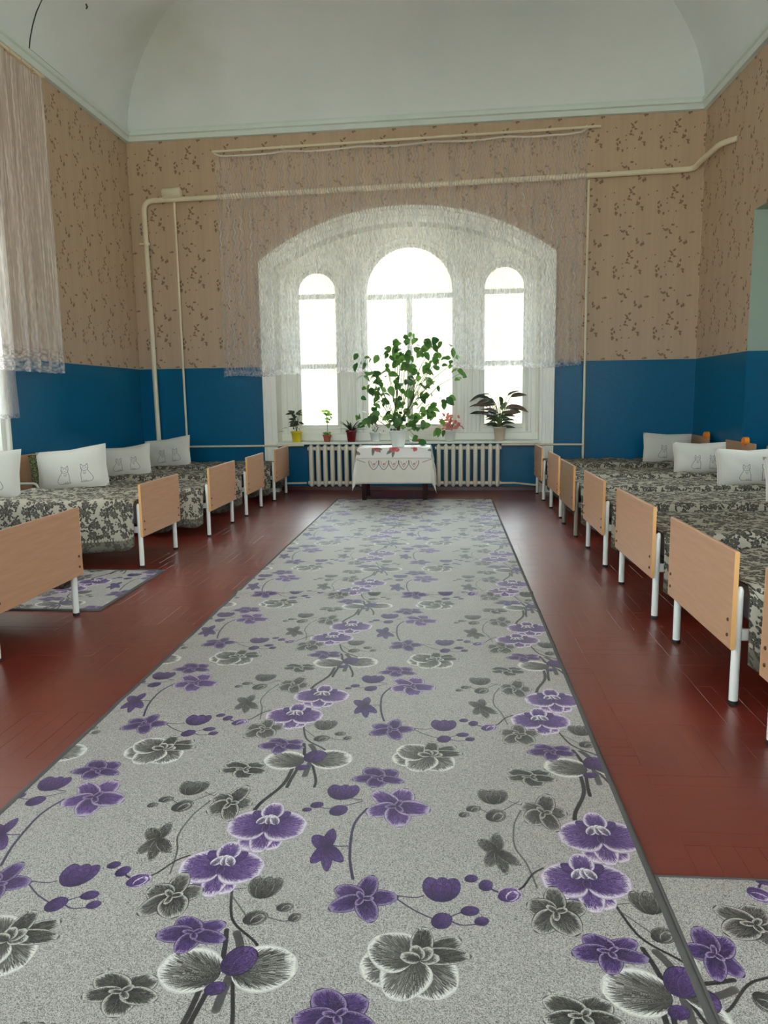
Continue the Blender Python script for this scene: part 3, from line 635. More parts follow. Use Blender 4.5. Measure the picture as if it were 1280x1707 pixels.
for u in(-1.72,1.76):
    mb=MB(); mb.box(u-.03,u+.03,V0-.03,V0,.72,3.05,bev=.008); mb.obj('flute',[M_trim],parent=W1)
mb=MB(); mb.box(-1.80,1.84,V0-.03,V0,.70,.80,bev=.006); mb.obj('plinth',[M_trim],parent=W1)
mb=MB(); mb.box(-1.80,1.84,-.07,V0,.665,.695,bev=.006); mb.obj('sill',[M_sill],parent=W1)
VF=V0+.06
def bar(a,b,z0,z1,par=W1,name='glazing_bar',v=VF,M=M_trim):
    m=MB(); m.box(a,b,v-.015,v+.03,z0,z1,bev=.006); return m.obj(name,[M],parent=par)
def pane(pts,par,v,T=T0):
    m=MB(); n=len(pts); vs=[T(u,v,z) for u,z in pts]+[T(u,v+.004,z) for u,z in pts]
    m.add(vs,[list(range(n)),list(range(n,2*n))[::-1]]+[[i,(i+1)%n,n+(i+1)%n,n+i] for i in range(n)]); return m.obj('pane',[M_glass],parent=par)
for c,r,s in sps:
    mb=MB(); P=round_path(c,r-.045,s,ZB)
    sweep(mb,P,[(.045,VF+.03),(.0,VF+.03),(0,VF-.015),(.01,VF-.02),(.045,VF-.02)]); mb.box(c-r,c+r,VF-.02,VF+.03,ZB,ZB+.06,bev=.006)
    mb.obj('sash',[M_trim],parent=W1); q=r-.045
    zt=s-.09
    bar(c-q,c+q,zt,zt+.07)
    pane([(c-q,zt+.07)]+[(c-q*math.cos(PI*i/16),s+q*math.sin(PI*i/16)) for i in range(17)]+[(c+q,zt+.07)],W1,VF+.01)
    if r<.5:
        bar(c-q,c+q,1.71,1.78)
        pane([(c-q,1.78),(c+q,1.78),(c+q,zt),(c-q,zt)],W1,VF+.01); pane([(c-q,ZB+.06),(c+q,ZB+.06),(c+q,1.71),(c-q,1.71)],W1,VF+.01)
    else:
        bar(c-.04,c+.04,ZB+.06,zt)
        for a,b in((c-q,c-.04),(c+.04,c+q)): pane([(a,ZB+.06),(b,ZB+.06),(b,zt),(a,zt)],W1,VF+.01)
portal(MB_@Matrix.Translation((.03,.6,2.2))@Matrix.Rotation(-PI/2,4,'X'),3.6,3.0)
def side_window(name,T,h,side,v0):
    a,b,lo=h['a'],h['b'],h['lo']; zt={'L':max(h['top'](a),3.05),'R':2.75,'F':3.9}[side]
    root=sroot(name,I4)
    def bx(nm,u0,u1,va,vb,z0,z1,M_=M_trim,bv=.006):
        m=MB(); p0,p1=T(u0,va,z0),T(u1,vb,z1); xs=sorted((p0[0],p1[0])); ys=sorted((p0[1],p1[1])); m.box(xs[0],xs[1],ys[0],ys[1],z0,z1,bev=bv); m.obj(nm,[M_],parent=root)
    bx('sash',a,a+.07,v0,v0+.05,lo,zt); bx('sash',b-.07,b,v0,v0+.05,lo,zt); bx('sash',a+.07,b-.07,v0,v0+.05,lo,lo+.08); bx('sash',a+.07,b-.07,v0,v0+.05,zt-.09,zt)
    n=4; xs=[a+(b-a)*i/n for i in range(n+1)]
    for x in xs[1:-1]: bx('glazing_bar',x-.045,x+.045,v0,v0+.05,lo+.08,zt-.09)
    for u0,u1 in zip(xs[:-1],xs[1:]):
        bx('glazing_bar',u0+.05,u1-.05,v0,v0+.04,lo+1.25,lo+1.32)
        bx('pane',u0+.03,u1-.03,v0+.02,v0+.024,lo+.05,zt-.05,M_glass,0)
    if side=='L':
        m=MB(); P=seg_path((a+b)/2,(b-a)/2,3.05,3.5,(b-a)/2+.15,3.12,3.66,.15,lo-.05)
        sweep(m,P,[(0,0),(0,-.04),(.04,-.045),(.05,-.03),(.1,-.03),(.11,-.055),(.15,-.055),(.15,0)]); me_=m.mesh('casing',[M_trim])
        for v in me_.vertices: v.co=Vector(T(*v.co))
        link('casing',me_,root)
        g=h['top']; m=MB(); nn=20; us=[a+(b-a)*i/nn for i in range(nn+1)]
        m.add([T(u,v0+.02,3.05) for u in us]+[T(u,v0+.02,max(g(u),3.05)+.01) for u in us],[[i,i+1,nn+1+i+1,nn+1+i] for i in range(nn)]); m.obj('arch_infill',[M_trim],parent=root)
        bx('sill',a-.05,b+.05,-.10,v0,lo-.03,lo,M_sill)
side_window('window_2',TL,LW[0],'L',.22); side_window('window_3',TL,LW[1],'L',.22)
side_window('window_4',TN,RWIN[0],'R',.08); side_window('window_5',TN,RWIN[1],'R',.08)
for i,h in enumerate(FILL_WIN):  # sashes and portals of the added fill windows
    side_window('window_%d'%(6+i),TF,h,'F',.2); portal(Matrix.Translation(((h['a']+h['b'])/2,YB-.5,2.35))@Matrix.Rotation(PI,4,'Z')@Matrix.Rotation(-PI/2,4,'X'),2.2,3.3)
for h in LW: portal(Matrix.Translation((XL-.5,(h['a']+h['b'])/2,2.1))@Matrix.Rotation(PI/2,4,'Z')@Matrix.Rotation(-PI/2,4,'X'),3.0,2.9)
for h in RWIN: portal(Matrix.Translation((XR+.95,(h['a']+h['b'])/2,1.82))@Matrix.Rotation(-PI/2,4,'Z')@Matrix.Rotation(-PI/2,4,'X'),2.1,1.95)
# ------------------------------------------------------------ outside
mb=MB(); mb.add([(-90,-60,-1.0),(90,-60,-1.0),(90,120,-1.0),(-90,120,-1.0)],[[0,1,2,3]]); struct(mb.obj('ground',[M_ground]))
def hill(s,q):
    x=-70+140*s; y=22+40*q; return (x,y,-1.02+15*(1-math.cos(PI*min(1,q*1.1)))/2+.5*math.sin(x*.11)*q+.25*math.sin(x*.4+y*.3)*q)
mb=MB(); mb.grid(70,30,hill); struct(mb.obj('hill',[plain('darkened_hill_grass',(74,69,52),.95,.35,.4)]))  # slope made steep and dark to hold down brightness behind the glass
# ------------------------------------------------------------ lace curtains
def second_uv(me,vals,name='hem'):
    l=me.uv_layers.new(name=name); li=np.empty(len(me.loops),np.int32); me.loops.foreach_get('vertex_index',li)
    l.data.foreach_set('uv',np.asarray(vals,np.float32)[li].ravel()); me.uv_layers['UVMap'].active=True
def curtain(name,T,u0,u1,ztop,zbot,amp,nf,mat,seed,parent,scal=.012,sag=0.0,nu=360,nv=26,flat=0.0,per=.05):
    r=random.Random(seed); ph=[r.uniform(0,6.3) for _ in range(6)]; mb=MB(); hem=[]
    L=u1-u0
    def F(s,t):
        u=u0+L*s; zt=ztop(s)-sag*(math.sin(PI*min(1,max(0,(s*5)%1)))); zb=zbot(s)+scal*abs(math.sin(PI*u/per))
        z=zt+(zb-zt)*t; k=.35+.65*t
        v=amp*k*(math.sin(nf*s*6.283+ph[0]+.6*math.sin(t*2+ph[1]))+.5*math.sin(nf*2.3*s*6.283+ph[2])+.35*math.sin(nf*.37*s*6.283+ph[3]))
        hem.append((z-zb,0)); return T(u+.012*math.sin(t*3+nf*s*3),v,z)
    uvs=[]
    mb.grid(nu,nv,F,uvfn=lambda s,t:(u0*1.0+L*s*1.0,ztop(s)+(zbot(s)-ztop(s))*t))
    me=mb.mesh(name,[mat]); second_uv(me,hem); return link(name,me,parent)
T1=lambda u,v,z:(u,v-.20,z)
cr=thing('lace_curtain','wide white lace curtain hanging over the arched window','curtain',MB_)
curtain('net',T1,-2.47,2.34,lambda s:4.46+.05*s,lambda s:1.60+.06*s+.012*math.sin(s*40),.022,30,M_lace,3,cr)
mb=MB(); mb.tube([(-2.47+4.81*i/60,-.2+.008*math.sin(i*.9),4.485+.05*i/60-.022*abs(math.sin(i*PI/12))+(.03 if i in(0,60) else 0)) for i in range(61)],.014,6); mb.obj('header_tape',[plain('white_tape',(216,208,196),.8)],parent=cr)
rd=thing('curtain_rod','thin cream curtain rod under the cornice above the arched window','curtain rod',MB_)
mb=MB(); mb.tube([(-2.49,-.2,4.535),(2.50,-.2,4.585)],.016,10); mb.obj('rod',[M_pipe],parent=rd)
for u in(-1.55,-.35,.95,2.33):
    mb=MB(); z=4.535+(u+2.49)*.01; mb.tube([(u,0,z+.0),(u,-.18,z)],.008,6); bk=mb.obj('bracket',[M_pipe],parent=rd)
    mb=MB(); mb.tube([(u-.012,-.2,z),(u+.012,-.2,z)],.024,8); mb.obj('collar',[M_pipe],parent=bk)
TLc=lambda u,v,z:(XL+.17+v,u,z)
cl=thing('lace_curtain','pinkish white lace curtain hanging down the left wall, over the window there','curtain')
curtain('net',TLc,3.6,8.22,lambda s:4.60,lambda s:1.60,.035,20,M_lace2,5,cl,nu=300)
cl2=thing('net_curtain','short plain white net panel showing below the lace curtain on the left','curtain')
TLd=lambda u,v,z:(XL+.09+v*.4,u,z)
curtain('net',TLd,4.2,7.42,lambda s:1.75,lambda s:1.14,.02,14,M_lace3,6,cl2,nu=200,nv=10)
rd=thing('curtain_rod','cream ringed curtain rod on the left wall just under the cornice','curtain rod')
mb=MB(); mb.tube([(XL+.17,3.4,4.64),(XL+.17,8.25,4.64)],.014,8); mb.obj('rod',[M_pipe],parent=rd)
for i in range(24):
    y=8.2-.2*i; mb=MB(); mb.tube([(XL+.17+.022*math.cos(a),y,4.64+.022*math.sin(a)) for a in [k*PI/5 for k in range(11)]],.005,5,cap=False); mb.obj('ring',[M_pipe],parent=rd)
for y in(8.12,5.7,3.6): mb=MB(); mb.tube([(XL,y,4.64),(XL+.17,y,4.64)],.008,6); mb.obj('bracket',[M_pipe],parent=rd)
# ------------------------------------------------------------ heating
def bend(pts,r=.09,n=6):
    P=[Vector(p) for p in pts]; o=[P[0]]
    for i in range(1,len(P)-1):
        a=(P[i-1]-P[i]); b=(P[i+1]-P[i]); ra=min(r,a.length*.45,b.length*.45); a=P[i]+a.normalized()*ra; b=P[i]+b.normalized()*ra
        for k in range(n+1):
            t=k/n; o.append(a*(1-t)**2+P[i]*2*t*(1-t)+b*t*t)
    o.append(P[-1]); return o
t=thing('heating_pipe','thick cream heating pipe rising in the left corner and crossing above the window','pipe',MB_)
mb=MB(); mb.tube(bend([(-3.50,-.08,.40),(-3.53,-.08,3.985),(2.2,-.08,4.04),(3.66,-.08,4.06),(3.67,-.30,4.08),(3.72,-.95,4.09),(3.86,-1.12,4.09)],.14),.034,12); mb.obj('pipe',[M_pipe],parent=t)
mb=MB(); mb.tube([(-3.515,-.08,3.40),(-3.515,-.08,3.44)],.045,10); vv=mb.obj('valve',[M_pipe],parent=t); mb=MB(); mb.tube([(-3.54,-.1,3.42),(-3.60,-.13,3.42)],.014,6); mb.obj('tap',[M_pipe],parent=vv); mb=MB(); mb.tube([(-3.515,-.08,3.05),(-3.515,-.08,3.08)],.04,10); mb.obj('coupling',[M_pipe],parent=t)
mb=MB(); mb.tube([(-3.24,-.10,4.065),(-3.23,-.10,4.065),(-3.0,-.10,4.07),(-2.99,-.10,4.07)],[.055,.07,.07,.055],14); mb.obj('expansion_tank',[M_pipe],parent=t)
t=mb=MB(); mb.tube([(-3.10,-.07,3.99),(-3.09,-.07,.66)],.016,8); tag(mb.obj('riser_pipe',[M_pipe],M=MB_),'thin cream riser pipe dropping from the small tank at the left','pipe')
mb=MB(); mb.tube([(2.385,-.07,3.99),(2.395,-.07,.12)],.017,8); tag(mb.obj('riser_pipe',[M_pipe],M=MB_),'thin cream riser pipe to the right of the lace curtain','pipe')
mb=MB(); mb.tube([(-3.20,-.08,.645),(-1.40,-.08,.655)],.014,8); tag(mb.obj('supply_pipe',[M_pipe],M=MB_),'thin cream pipe running level into the top of the left radiator','pipe')
mb=MB(); mb.tube([(1.32,-.08,.65),(2.40,-.08,.645)],.014,8); tag(mb.obj('supply_pipe',[M_pipe],M=MB_),'thin cream pipe running level from the top of the right radiator','pipe')
mb=MB(); mb.tube([(-3.3,-.05,.10),(-1.38,-.05,.125)],.014,8); tag(mb.obj('return_pipe',[M_pipe],M=MB_),'thin cream pipe low on the wall into the left radiator bottom','pipe')
mb=MB(); mb.tube([(1.30,-.05,.125),(1.5,-.05,.125),(1.75,-.05,.10),(2.4,-.05,.105)],.014,8); tag(mb.obj('return_pipe',[M_pipe],M=MB_),'thin cream wavy pipe low on the wall from the right radiator bottom','pipe')
def section_mesh():
    m=MB(); prof=[(0,.085,.024),(0,.10,.032)]
    # column: rounded rectangle in plan, pointed ends
    lv=[(.075,.012,.035),(.095,.030,.055),(.13,.030,.06),(.60,.030,.06),(.635,.030,.055),(.66,.012,.035)]
    vs=[];n=12
    for z,a,b in lv:
        for k in range(n):
            c=2*PI*k/n; q=lambda v:math.copysign(abs(v)**.6,v); vs.append((a*q(math.cos(c)),b*q(math.sin(c)),z))
    m.add(vs,[[i*n+k,i*n+(k+1)%n,(i+1)*n+(k+1)%n,(i+1)*n+k] for i in range(len(lv)-1) for k in range(n)],smooth=True)
    m.add(vs[:n],[list(range(n))[::-1]]); m.add(vs[-n:],[list(range(n))])
    for z in(.125,.605): m.tube([(-.05,0,z),(.05,0,z)],.026,10)
    return m.mesh('section',[M_rad])
SEC=section_mesh()
def radiator(u0,n,label):
    t=thing('radiator',label,'radiator',MB_@Matrix.Translation((u0,-.02,0)),'cast iron radiators under the window')
    for i in range(n): link('section',SEC,t,Matrix.Translation((.05+.1*i,0,0)))
    for x in(.1,n*.1-.1): m=MB(); m.box(x-.01,x+.01,0,.14,.58,.60); m.obj('bracket',[M_rad],parent=t)
radiator(-1.36,8,'ivory cast iron radiator under the window, left of the small table')
radiator(.42,9,'ivory cast iron radiator under the window, right of the small table')
# ------------------------------------------------------------ carpet and mats
def rug(name,label,x0,x1,y0,y1,mat,M=None,h=.008,ridge=None,nx=24,ny=60,group=None,wav=.0025,seed=1,wb=.016):
    t=thing(name,label,'carpet' if name=='carpet_runner' else 'mat',M,group); r=random.Random(seed); ph=r.uniform(0,6)
    def zf(x,y):
        z=h+wav*(.5+.5*math.sin(y*6.1+ph+.4*math.sin(x*2)))*(.6+.4*math.sin(y*1.3+1))
        if ridge: 
            for yy,a,wd in ridge: z+=a*math.exp(-((y-yy-.03*math.sin(x*1.5))/wd)**2)
        return z
    def F(s,q): x=x0+(x1-x0)*s; y=y0+(y1-y0)*q; return (x,y,zf(x,y))
    mb=MB(); mb.grid(nx,ny,F,uvfn=lambda s,q:(x0+(x1-x0)*s,y0+(y1-y0)*q)); mb.obj('pile',[mat],parent=t)
    m=MB(); P=[(x0,y0+(y1-y0)*i/ny) for i in range(ny+1)]+[(x0+(x1-x0)*i/nx,y1) for i in range(1,nx+1)]+[(x1,y1-(y1-y0)*i/ny) for i in range(1,ny+1)]+[(x1-(x1-x0)*i/nx,y0) for i in range(1,nx+1)]
    cx,cy=(x0+x1)/2,(y0+y1)/2; n=len(P); vs=[]
    for x,y in P:
        z=zf(x,y); dx=wb if x<=x0+1e-6 else(-wb if x>=x1-1e-6 else 0); dy=wb if y<=y0+1e-6 else(-wb if y>=y1-1e-6 else 0)
        vs+= [(x-dx*.25,y-dy*.25,0.0005),(x-dx*.25,y-dy*.25,z),(x+dx*.3,y+dy*.3,z+.0035),(x+dx,y+dy,z+.0005)]
    m.add(vs,[[4*i+k,4*i+k+1,4*(i+1)+k+1,4*(i+1)+k] for i in range(n-1) for k in range(3)],smooth=True); m.obj('binding',[M_bind],parent=t); return t
rug('carpet_runner','long grey carpet runner printed with purple orchids down the middle of the room',-1.43,.55,-.8,9.76,M_carpet,ridge=[(4.97,.012,.035),(4.55,.004,.06),(5.7,.003,.07),(3.9,.004,.08),(3.1,.004,.09),(6.6,.004,.05)],ny=520)
rug('bedside_mat','small grey orchid mat on the floor between the two nearest left beds',-3.2,-2.18,4.5,5.62,M_carpet,ny=24,seed=2)
rug('bedside_mat','grey orchid mat beside the runner at the lower right',.556,1.72,.95,1.965,M_mat,ny=24,seed=3,wb=.007)
# ------------------------------------------------------------ beds
BM={}
def bed_meshes(W,L,brown,ht=.775):
    k=(W,L,brown,ht)
    if k in BM: return BM[k]
    mt=M_metal2 if brown else M_metal; bd=M_board2 if brown else M_board; d={}
    d['footboard']=MB().box(0,.018,-W/2,W/2,.25,.665,bev=.003).mesh('footboard',[bd])
    d['headboard']=MB().box(L,L+.018,-W/2,W/2,.36,ht,bev=.003).mesh('headboard',[bd])
    for s_ in(-1,1):
        y=s_*(W/2+.0015); d['edge%d'%s_]=MB().box(-.0005,.0185,min(y,y-.0012*s_*2),max(y,y-.0012*s_*2),.253,.662).mesh('edge_band',[M_edge])
        yy=s_*(W/2-.045)
        for q,x,zt in(('f',.040,.50),('h',L-.022,.66)):
            m=MB(); m.tube([(x,yy,.012),(x,yy,zt-.03),(x+(.004 if q=='f' else -.004),yy-.004*s_,zt-.008),(x+(.012 if q=='f' else -.012),yy-.012*s_,zt)],[.019,.019,.017,.009],10); d['leg%s%d'%(q,s_)]=m.mesh('leg',[mt])
            m=MB(); m.tube([(x,yy,0),(x,yy,.018)],.0205,10); d['rub%s%d'%(q,s_)]=m.mesh('rubber_foot',[M_rubber])
        m=MB(); m.box(.05,L-.03,yy-.008-.012*s_,yy+.008-.012*s_,.275,.325,bev=.003); d['rail%d'%s_]=m.mesh('side_rail',[mt])
    d['cross']=MB().box(.058,.083,-(W/2-.06),W/2-.06,.285,.32,bev=.003).mesh('cross_bar',[mt])
    m=MB(); m.tube([(-.004,0,0),(.0,0,0)],.008,8); m.tube([(-.004,0,0),(-.006,0,0)],.005,6); d['bolt']=m.mesh('bolt',[M_bolt]); BM[k]=d; return d
def bed(M,W,L,label,brown=False,gr='',ht=.775):
    d=bed_meshes(W,L,brown,ht); t=thing('child_bed',label,'bed',M,gr)
    fb=link('footboard',d['footboard'],t); link('headboard',d['headboard'],t)
    for s_ in(-1,1):
        link('edge_band',d['edge%d'%s_],fb)
        for z in(.305,.37): link('bolt',d['bolt'],fb,Matrix.Translation((0,s_*(W/2-.04),z)))
        for q in'fh':
            lg=link('leg',d['leg%s%d'%(q,s_)],t); link('rubber_foot',d['rub%s%d'%(q,s_)],lg)
        link('side_rail',d['rail%d'%s_],t)
    link('cross_bar',d['cross'],t); return t
def mattress(M,W,L,label,top=.50,hd=.06): 
    m=MB(); m.box(.10,L-hd,-(W/2-.06),W/2-.06,.327,top-.027,bev=.03); tag(m.obj('mattress',[M_matt],M=M),label,'mattress','mattresses on the beds')
def spread(M,W,L,label,seed,gr,drop=(.38,.38),top=.50,hd=.10):
    r=random.Random(seed); ph=[r.uniform(0,6.3) for _ in range(8)]; nx=44; hw=W/2-.012; rc=.045
    x0,x1=.072,L-hd
    prof=[]   # (y,z,arc,droplen)
    arc=0; seq=[]
    nd=9
    for k in range(nd): seq.append(('n',1-k/nd))
    for k in range(5): seq.append(('cn',k/4))
    for k in range(1,14): seq.append(('t',k/14))
    for k in range(5): seq.append(('cf',k/4))
    for k in range(1,nd+1): seq.append(('f',k/nd))
    def P(kind,q,x,xi):
        e=min(1,(x-x0)/.06); e=e*e*(3-2*e); e2=.88+.12*e
        wv=lambda y:.008*math.sin(x*7+ph[0])*math.sin(y*9+ph[1])+.006*math.sin(x*17+y*6+ph[2])+.005*math.sin(x*31+ph[3])*math.sin(y*23+ph[4])
        if kind=='t': y=-hw+rc+(2*hw-2*rc)*q; return (x,y,top+wv(y)+.006,rc+y+hw,9)
        if kind in('cn','cf'):
            s_=-1 if kind=='cn' else 1; a=(PI/2)*(q if kind=='cn' else 1-q)
            y=s_*(hw-rc+rc*math.cos(a)); z=top-rc+rc*math.sin(a)+wv(y)*math.sin(a)+.006*math.sin(a); return (x,y,z,0,9 if True else 0)
        s_=-1 if kind=='n' else 1; D=(drop[0] if s_<0 else drop[1])-rc; D*=e2; D+=.012*math.sin(x*3+ph[5])+.006*math.sin(x*11+ph[6])
        z=top-rc-D*q; fl=q*.05*(.4+.6*math.sin(x*9+ph[6+(s_>0)])*.5+.25*math.sin(x*23+ph[4]))
        return (x,s_*(hw+max(-.004,fl)),z,0,D*(1-q))
    mb=MB(); n=len(seq); vs=[];uv=[];hem=[]
    for i in range(nx+1):
        x=x0+(x1-x0)*i/nx; a=0; prev=None
        for kd,q in seq:
            p=P(kd,q,x,i); 
            if prev is not None: a+=math.hypot(p[1]-prev[1],p[2]-prev[2])
            prev=p; vs.append(p[:3]); uv.append((x+seed*.137,a+seed*.211)); hem.append((p[4],x))
    fs=[[i*n+k,i*n+k+1,(i+1)*n+k+1,(i+1)*n+k] for i in range(nx) for k in range(n-1)]
    mb.add(vs,fs,0,uvs=uv,smooth=True); me=mb.mesh('bedspread',[M_spread]); second_uv(me,hem)
    o=link('bedspread',me,None,M); tag(o,label,'bedspread',gr)
    md=o.modifiers.new('thick','SOLIDIFY'); md.thickness=.004; md.offset=-1; return o
def MR(x,ya,yb,rz=0): return Matrix.Translation((x,(ya+yb)/2,0))@Matrix.Rotation(rz,4,'Z')
def ML(x,ya,yb,rz=0): return Matrix.Translation((x,(ya+yb)/2,0))@Matrix.Rotation(PI+rz,4,'Z')
GR='wooden-ended beds along the right wall'; GL='wooden-ended beds along the left wall'
TPR=[.50,.50,.50,.48,.46,.46,.46]; TPL=[.50,.525,.45,.46,.445]
nth=['nearest','second','third','fourth','fifth','sixth','seventh']
RB=[(1.93,2.86,1.16,False),(3.15,4.06,1.155,False),(4.42,5.34,1.155,False),(5.80,6.62,1.15,False),(7.05,7.88,1.13,True),(8.17,9.00,1.15,False),(9.56,10.34,1.14,False)]
LB=[(3.52,4.45,-2.24,False),(5.70,6.52,-2.36,False),(7.06,7.95,-2.25,False),(8.33,9.10,-2.22,False),(9.60,10.42,-2.19,False)]
rl=['white-legged bed at the right edge of the picture, only its foot corner visible','white-legged bed on the right with its board edge showing pale yellow, second from the front',
 'white-legged bed on the right, third from the front','white-legged bed on the right, fourth from the front, before the brown-legged bed',
 'darker brown bed with grey-brown legs in the right row','white-legged bed on the right just beyond the brown-legged bed','farthest white-legged bed on the right, by the riser pipe']
ll=['nearest bed on the left with its large wooden footboard cut by the picture edge','bed on the left standing just behind the small orchid mat','middle bed of the left row with its headboard showing beside the pillow',
 'fourth bed from the front in the left row','farthest bed on the left, by the left radiator']
for i,(a,b,x,br) in enumerate(RB):
    W=round(b-a,3); L=1.98 if br is False else 2.0; M=MR(x,a,b,[0,.0,.01,0,.0,.005,0][i]); bed(M,W,L,rl[i],br,GR)
    spread(M,W,L,'black floral bedspread on the '+['rightmost bed at the picture edge','second bed from the front on the right','third bed from the front on the right','fourth bed from the front on the right','brown-legged bed on the right','bed beyond the brown-legged bed on the right','farthest bed on the right'][i],20+i,'rose print bedspreads',drop=(.36,.36),top=TPR[i])
    mattress(M,W,L,'grey mattress under the floral bedspread of the '+['rightmost bed','second right bed','third right bed','fourth right bed','brown-legged bed','sixth right bed','farthest right bed'][i],TPR[i])
for i,(a,b,x,br) in enumerate(LB):
    W=round(b-a,3); L=2.02 if i!=1 else 1.93; M=ML(x,a,b,[0,-.01,.0,0,0][i]); tb=bed(M,W,L,ll[i],br,GL,.775 if i<3 else .70)
    if i==2:
        for s_ in(-1,1):
            yy=s_*(W/2-.045); m=MB(); m.tube(bend([(L-.03,yy,.52),(L-.30,yy,.52),(L-.30,yy,.32)],.05),.012,8); m.obj('head_frame',[M_metal],parent=tb)
            m=MB(); m.tube([(L-.03,yy,.43),(L-.295,yy,.43)],.010,8); m.obj('head_frame',[M_metal],parent=tb)
    spread(M,W,L if i!=2 else L,'black floral bedspread on the '+['nearest left bed','left bed behind the small mat, hanging low with a border','middle bed of the left row','fourth bed of the left row','farthest bed on the left'][i],40+i,'rose print bedspreads',drop=(.36,.36) if i!=1 else (.40,.40),top=TPL[i],hd=.40 if i==2 else .10)
    mattress(M,W,L,'grey mattress under the floral bedspread of the '+['nearest left bed','second left bed','third left bed','fourth left bed','farthest left bed'][i],TPL[i],.42 if i==2 else .06)
# ------------------------------------------------------------ pillows
def pillow(x,y,z,w_,h,yaw,tilt,roll,label,seed,mats=None,th=.075,gr='white cat pillows standing at the bed heads',flip=False):
    r=random.Random(seed); ph=[r.uniform(0,6.3) for _ in range(4)]
    mats=mats or [M_cat,M_cot]; n,m_=18,12; mb=MB()
    def F(side):
        def f(s,t):
            a,b=2*s-1,2*t-1; e=(1-abs(a)**3.2)*(1-abs(b)**3.2); d=th*max(e,0)**.55
            d*=1+.12*math.sin(a*4+ph[0])*math.sin(b*3+ph[1])
            d+=side*.004*math.sin(a*9+b*7+ph[2])*max(e,0)
            px=a*w_/2*(1-.05*(1-b*b)*0-.04*(1-abs(b))*abs(a)**4); pz=h/2+b*h/2*(1-.05*(1-abs(a))*abs(b)**4)-.012*(1-abs(a))*(b>0)*b
            return (px,-side*d*.75-(.006*math.sin(a*3+ph[3])),pz)
        return f
    mb.grid(n,m_,F(1),0,uvfn=(lambda s,t:(1-s,t)) if flip else None); mb.grid(n,m_,F(-1),1)
    M=Matrix.Translation((x,y,z))@Matrix.Rotation(yaw,4,'Z')@Matrix.Rotation(-tilt,4,'X')@Matrix.Rotation(roll,4,'Y')
    return tag(mb.obj('pillow',mats,M=M),label,'pillow',gr)
R_=math.radians
pillow(-3.87,6.04,.51,.64,.41,R_(6),R_(16),R_(-2),'white pillow cut off at the left edge of the picture',1)
pillow(-3.675,7.25,.438,.69,.43,R_(7),R_(16),R_(-7),'white pillow with two cats, nearest complete one on the left',2)
pillow(-3.68,8.47,.448,.60,.38,R_(6),R_(26),R_(-7),'bright creased white cat pillow, middle of the left row',3)
pillow(-3.66,9.78,.432,.62,.41,R_(-2),R_(22),R_(-8),'white cat pillow farthest down the left row, by the corner pipe',4)
pillow(-4.04,7.50,.44,.36,.36,R_(20),R_(14),R_(-6),'green floral pillow tucked behind the nearest complete left cat pillow',5,[M_greenpil,M_greenpil],gr=None,th=.05)
pillow(2.70,9.76,.448,.58,.38,R_(-4),R_(16),R_(2),'white cat pillow farthest down the right row',6)
pillow(2.67,8.37,.448,.57,.35,R_(4),R_(16),R_(1),'white pillow with two cats, second from the end on the right',7)
pillow(2.75,7.2,.448,.63,.36,R_(4),R_(16),R_(0),'white cat pillow on the brown-legged bed at the right',8)
pillow(2.70,5.98,.468,.63,.36,R_(4),R_(16),R_(0),'white pillow with pinkish edge cut by the right picture border',9)
for x,y,lb in((3.135,9.66,'farthest right bed'),(3.135,8.42,'bed beyond the brown-legged one')):
    mb=MB(); mb.tube([(x-.03,y,.79),(x+.02,y,.79)],.045,14); mb.tube([(x-.038,y+.022*math.cos(a),.79+.022*math.sin(a)) for a in[k*PI/6 for k in range(13)]],.007,5,cap=False); tag(mb.obj('round_ornament',[M_orange]),'round orange ornament on the headboard of the '+lb,'ornament','orange headboard ornaments')
# hook marks on the vault
for x,y,z,lb in((-3.98,8.85,5.62,'small dark iron hook in the left side of the vault'),(2.98,8.45,5.33,'small dark iron hook in the right side of the vault')):
    mb=MB(); s_=1 if x<0 else -1; mb.tube([(x,y,z),(x+.03*s_,y,z-.01),(x+.045*s_,y,z-.04),(x+.03*s_,y,z-.06)],.009,6); mb.tube([(x-.01*s_,y,z),(x+.004*s_,y,z)],.025,8); tag(mb.obj('ceiling_hook',[M_hookm]),lb,'hook')
# ------------------------------------------------------------ table with cloths
TM=Matrix.Translation((-.68,9.86,0))
t=thing('small_table','small dark-legged table under a white cloth before the window','table',TM)
mb=MB(); mb.box(-.44,.44,-.27,.27,.645,.665,bev=.004); mb.obj('tabletop',[M_dark],parent=t)
mb=MB(); mb.box(-.39,.39,-.23,-.21,.55,.645); mb.box(-.39,.39,.21,.23,.55,.645); mb.box(-.40,-.38,-.22,.22,.55,.645); mb.box(.38,.40,-.22,.22,.55,.645); mb.obj('apron',[M_dark],parent=t)
for sx in(-1,1):
    for sy in(-1,1):
        mb=MB(); b0=.017; X,Y=sx*.385,sy*.215; a,bb=.036,.026; z0=.012
        mb.add([(X-bb,Y-bb,z0),(X+bb,Y-bb,z0),(X+bb,Y+bb,z0),(X-bb,Y+bb,z0),(X-a,Y-a,.645),(X+a,Y-a,.645),(X+a,Y+a,.645),(X-a,Y+a,.645)],[[0,3,2,1],[4,5,6,7],[0,1,5,4],[1,2,6,5],[2,3,7,6],[3,0,4,7]]); mb.obj('leg',[M_dark],parent=t)
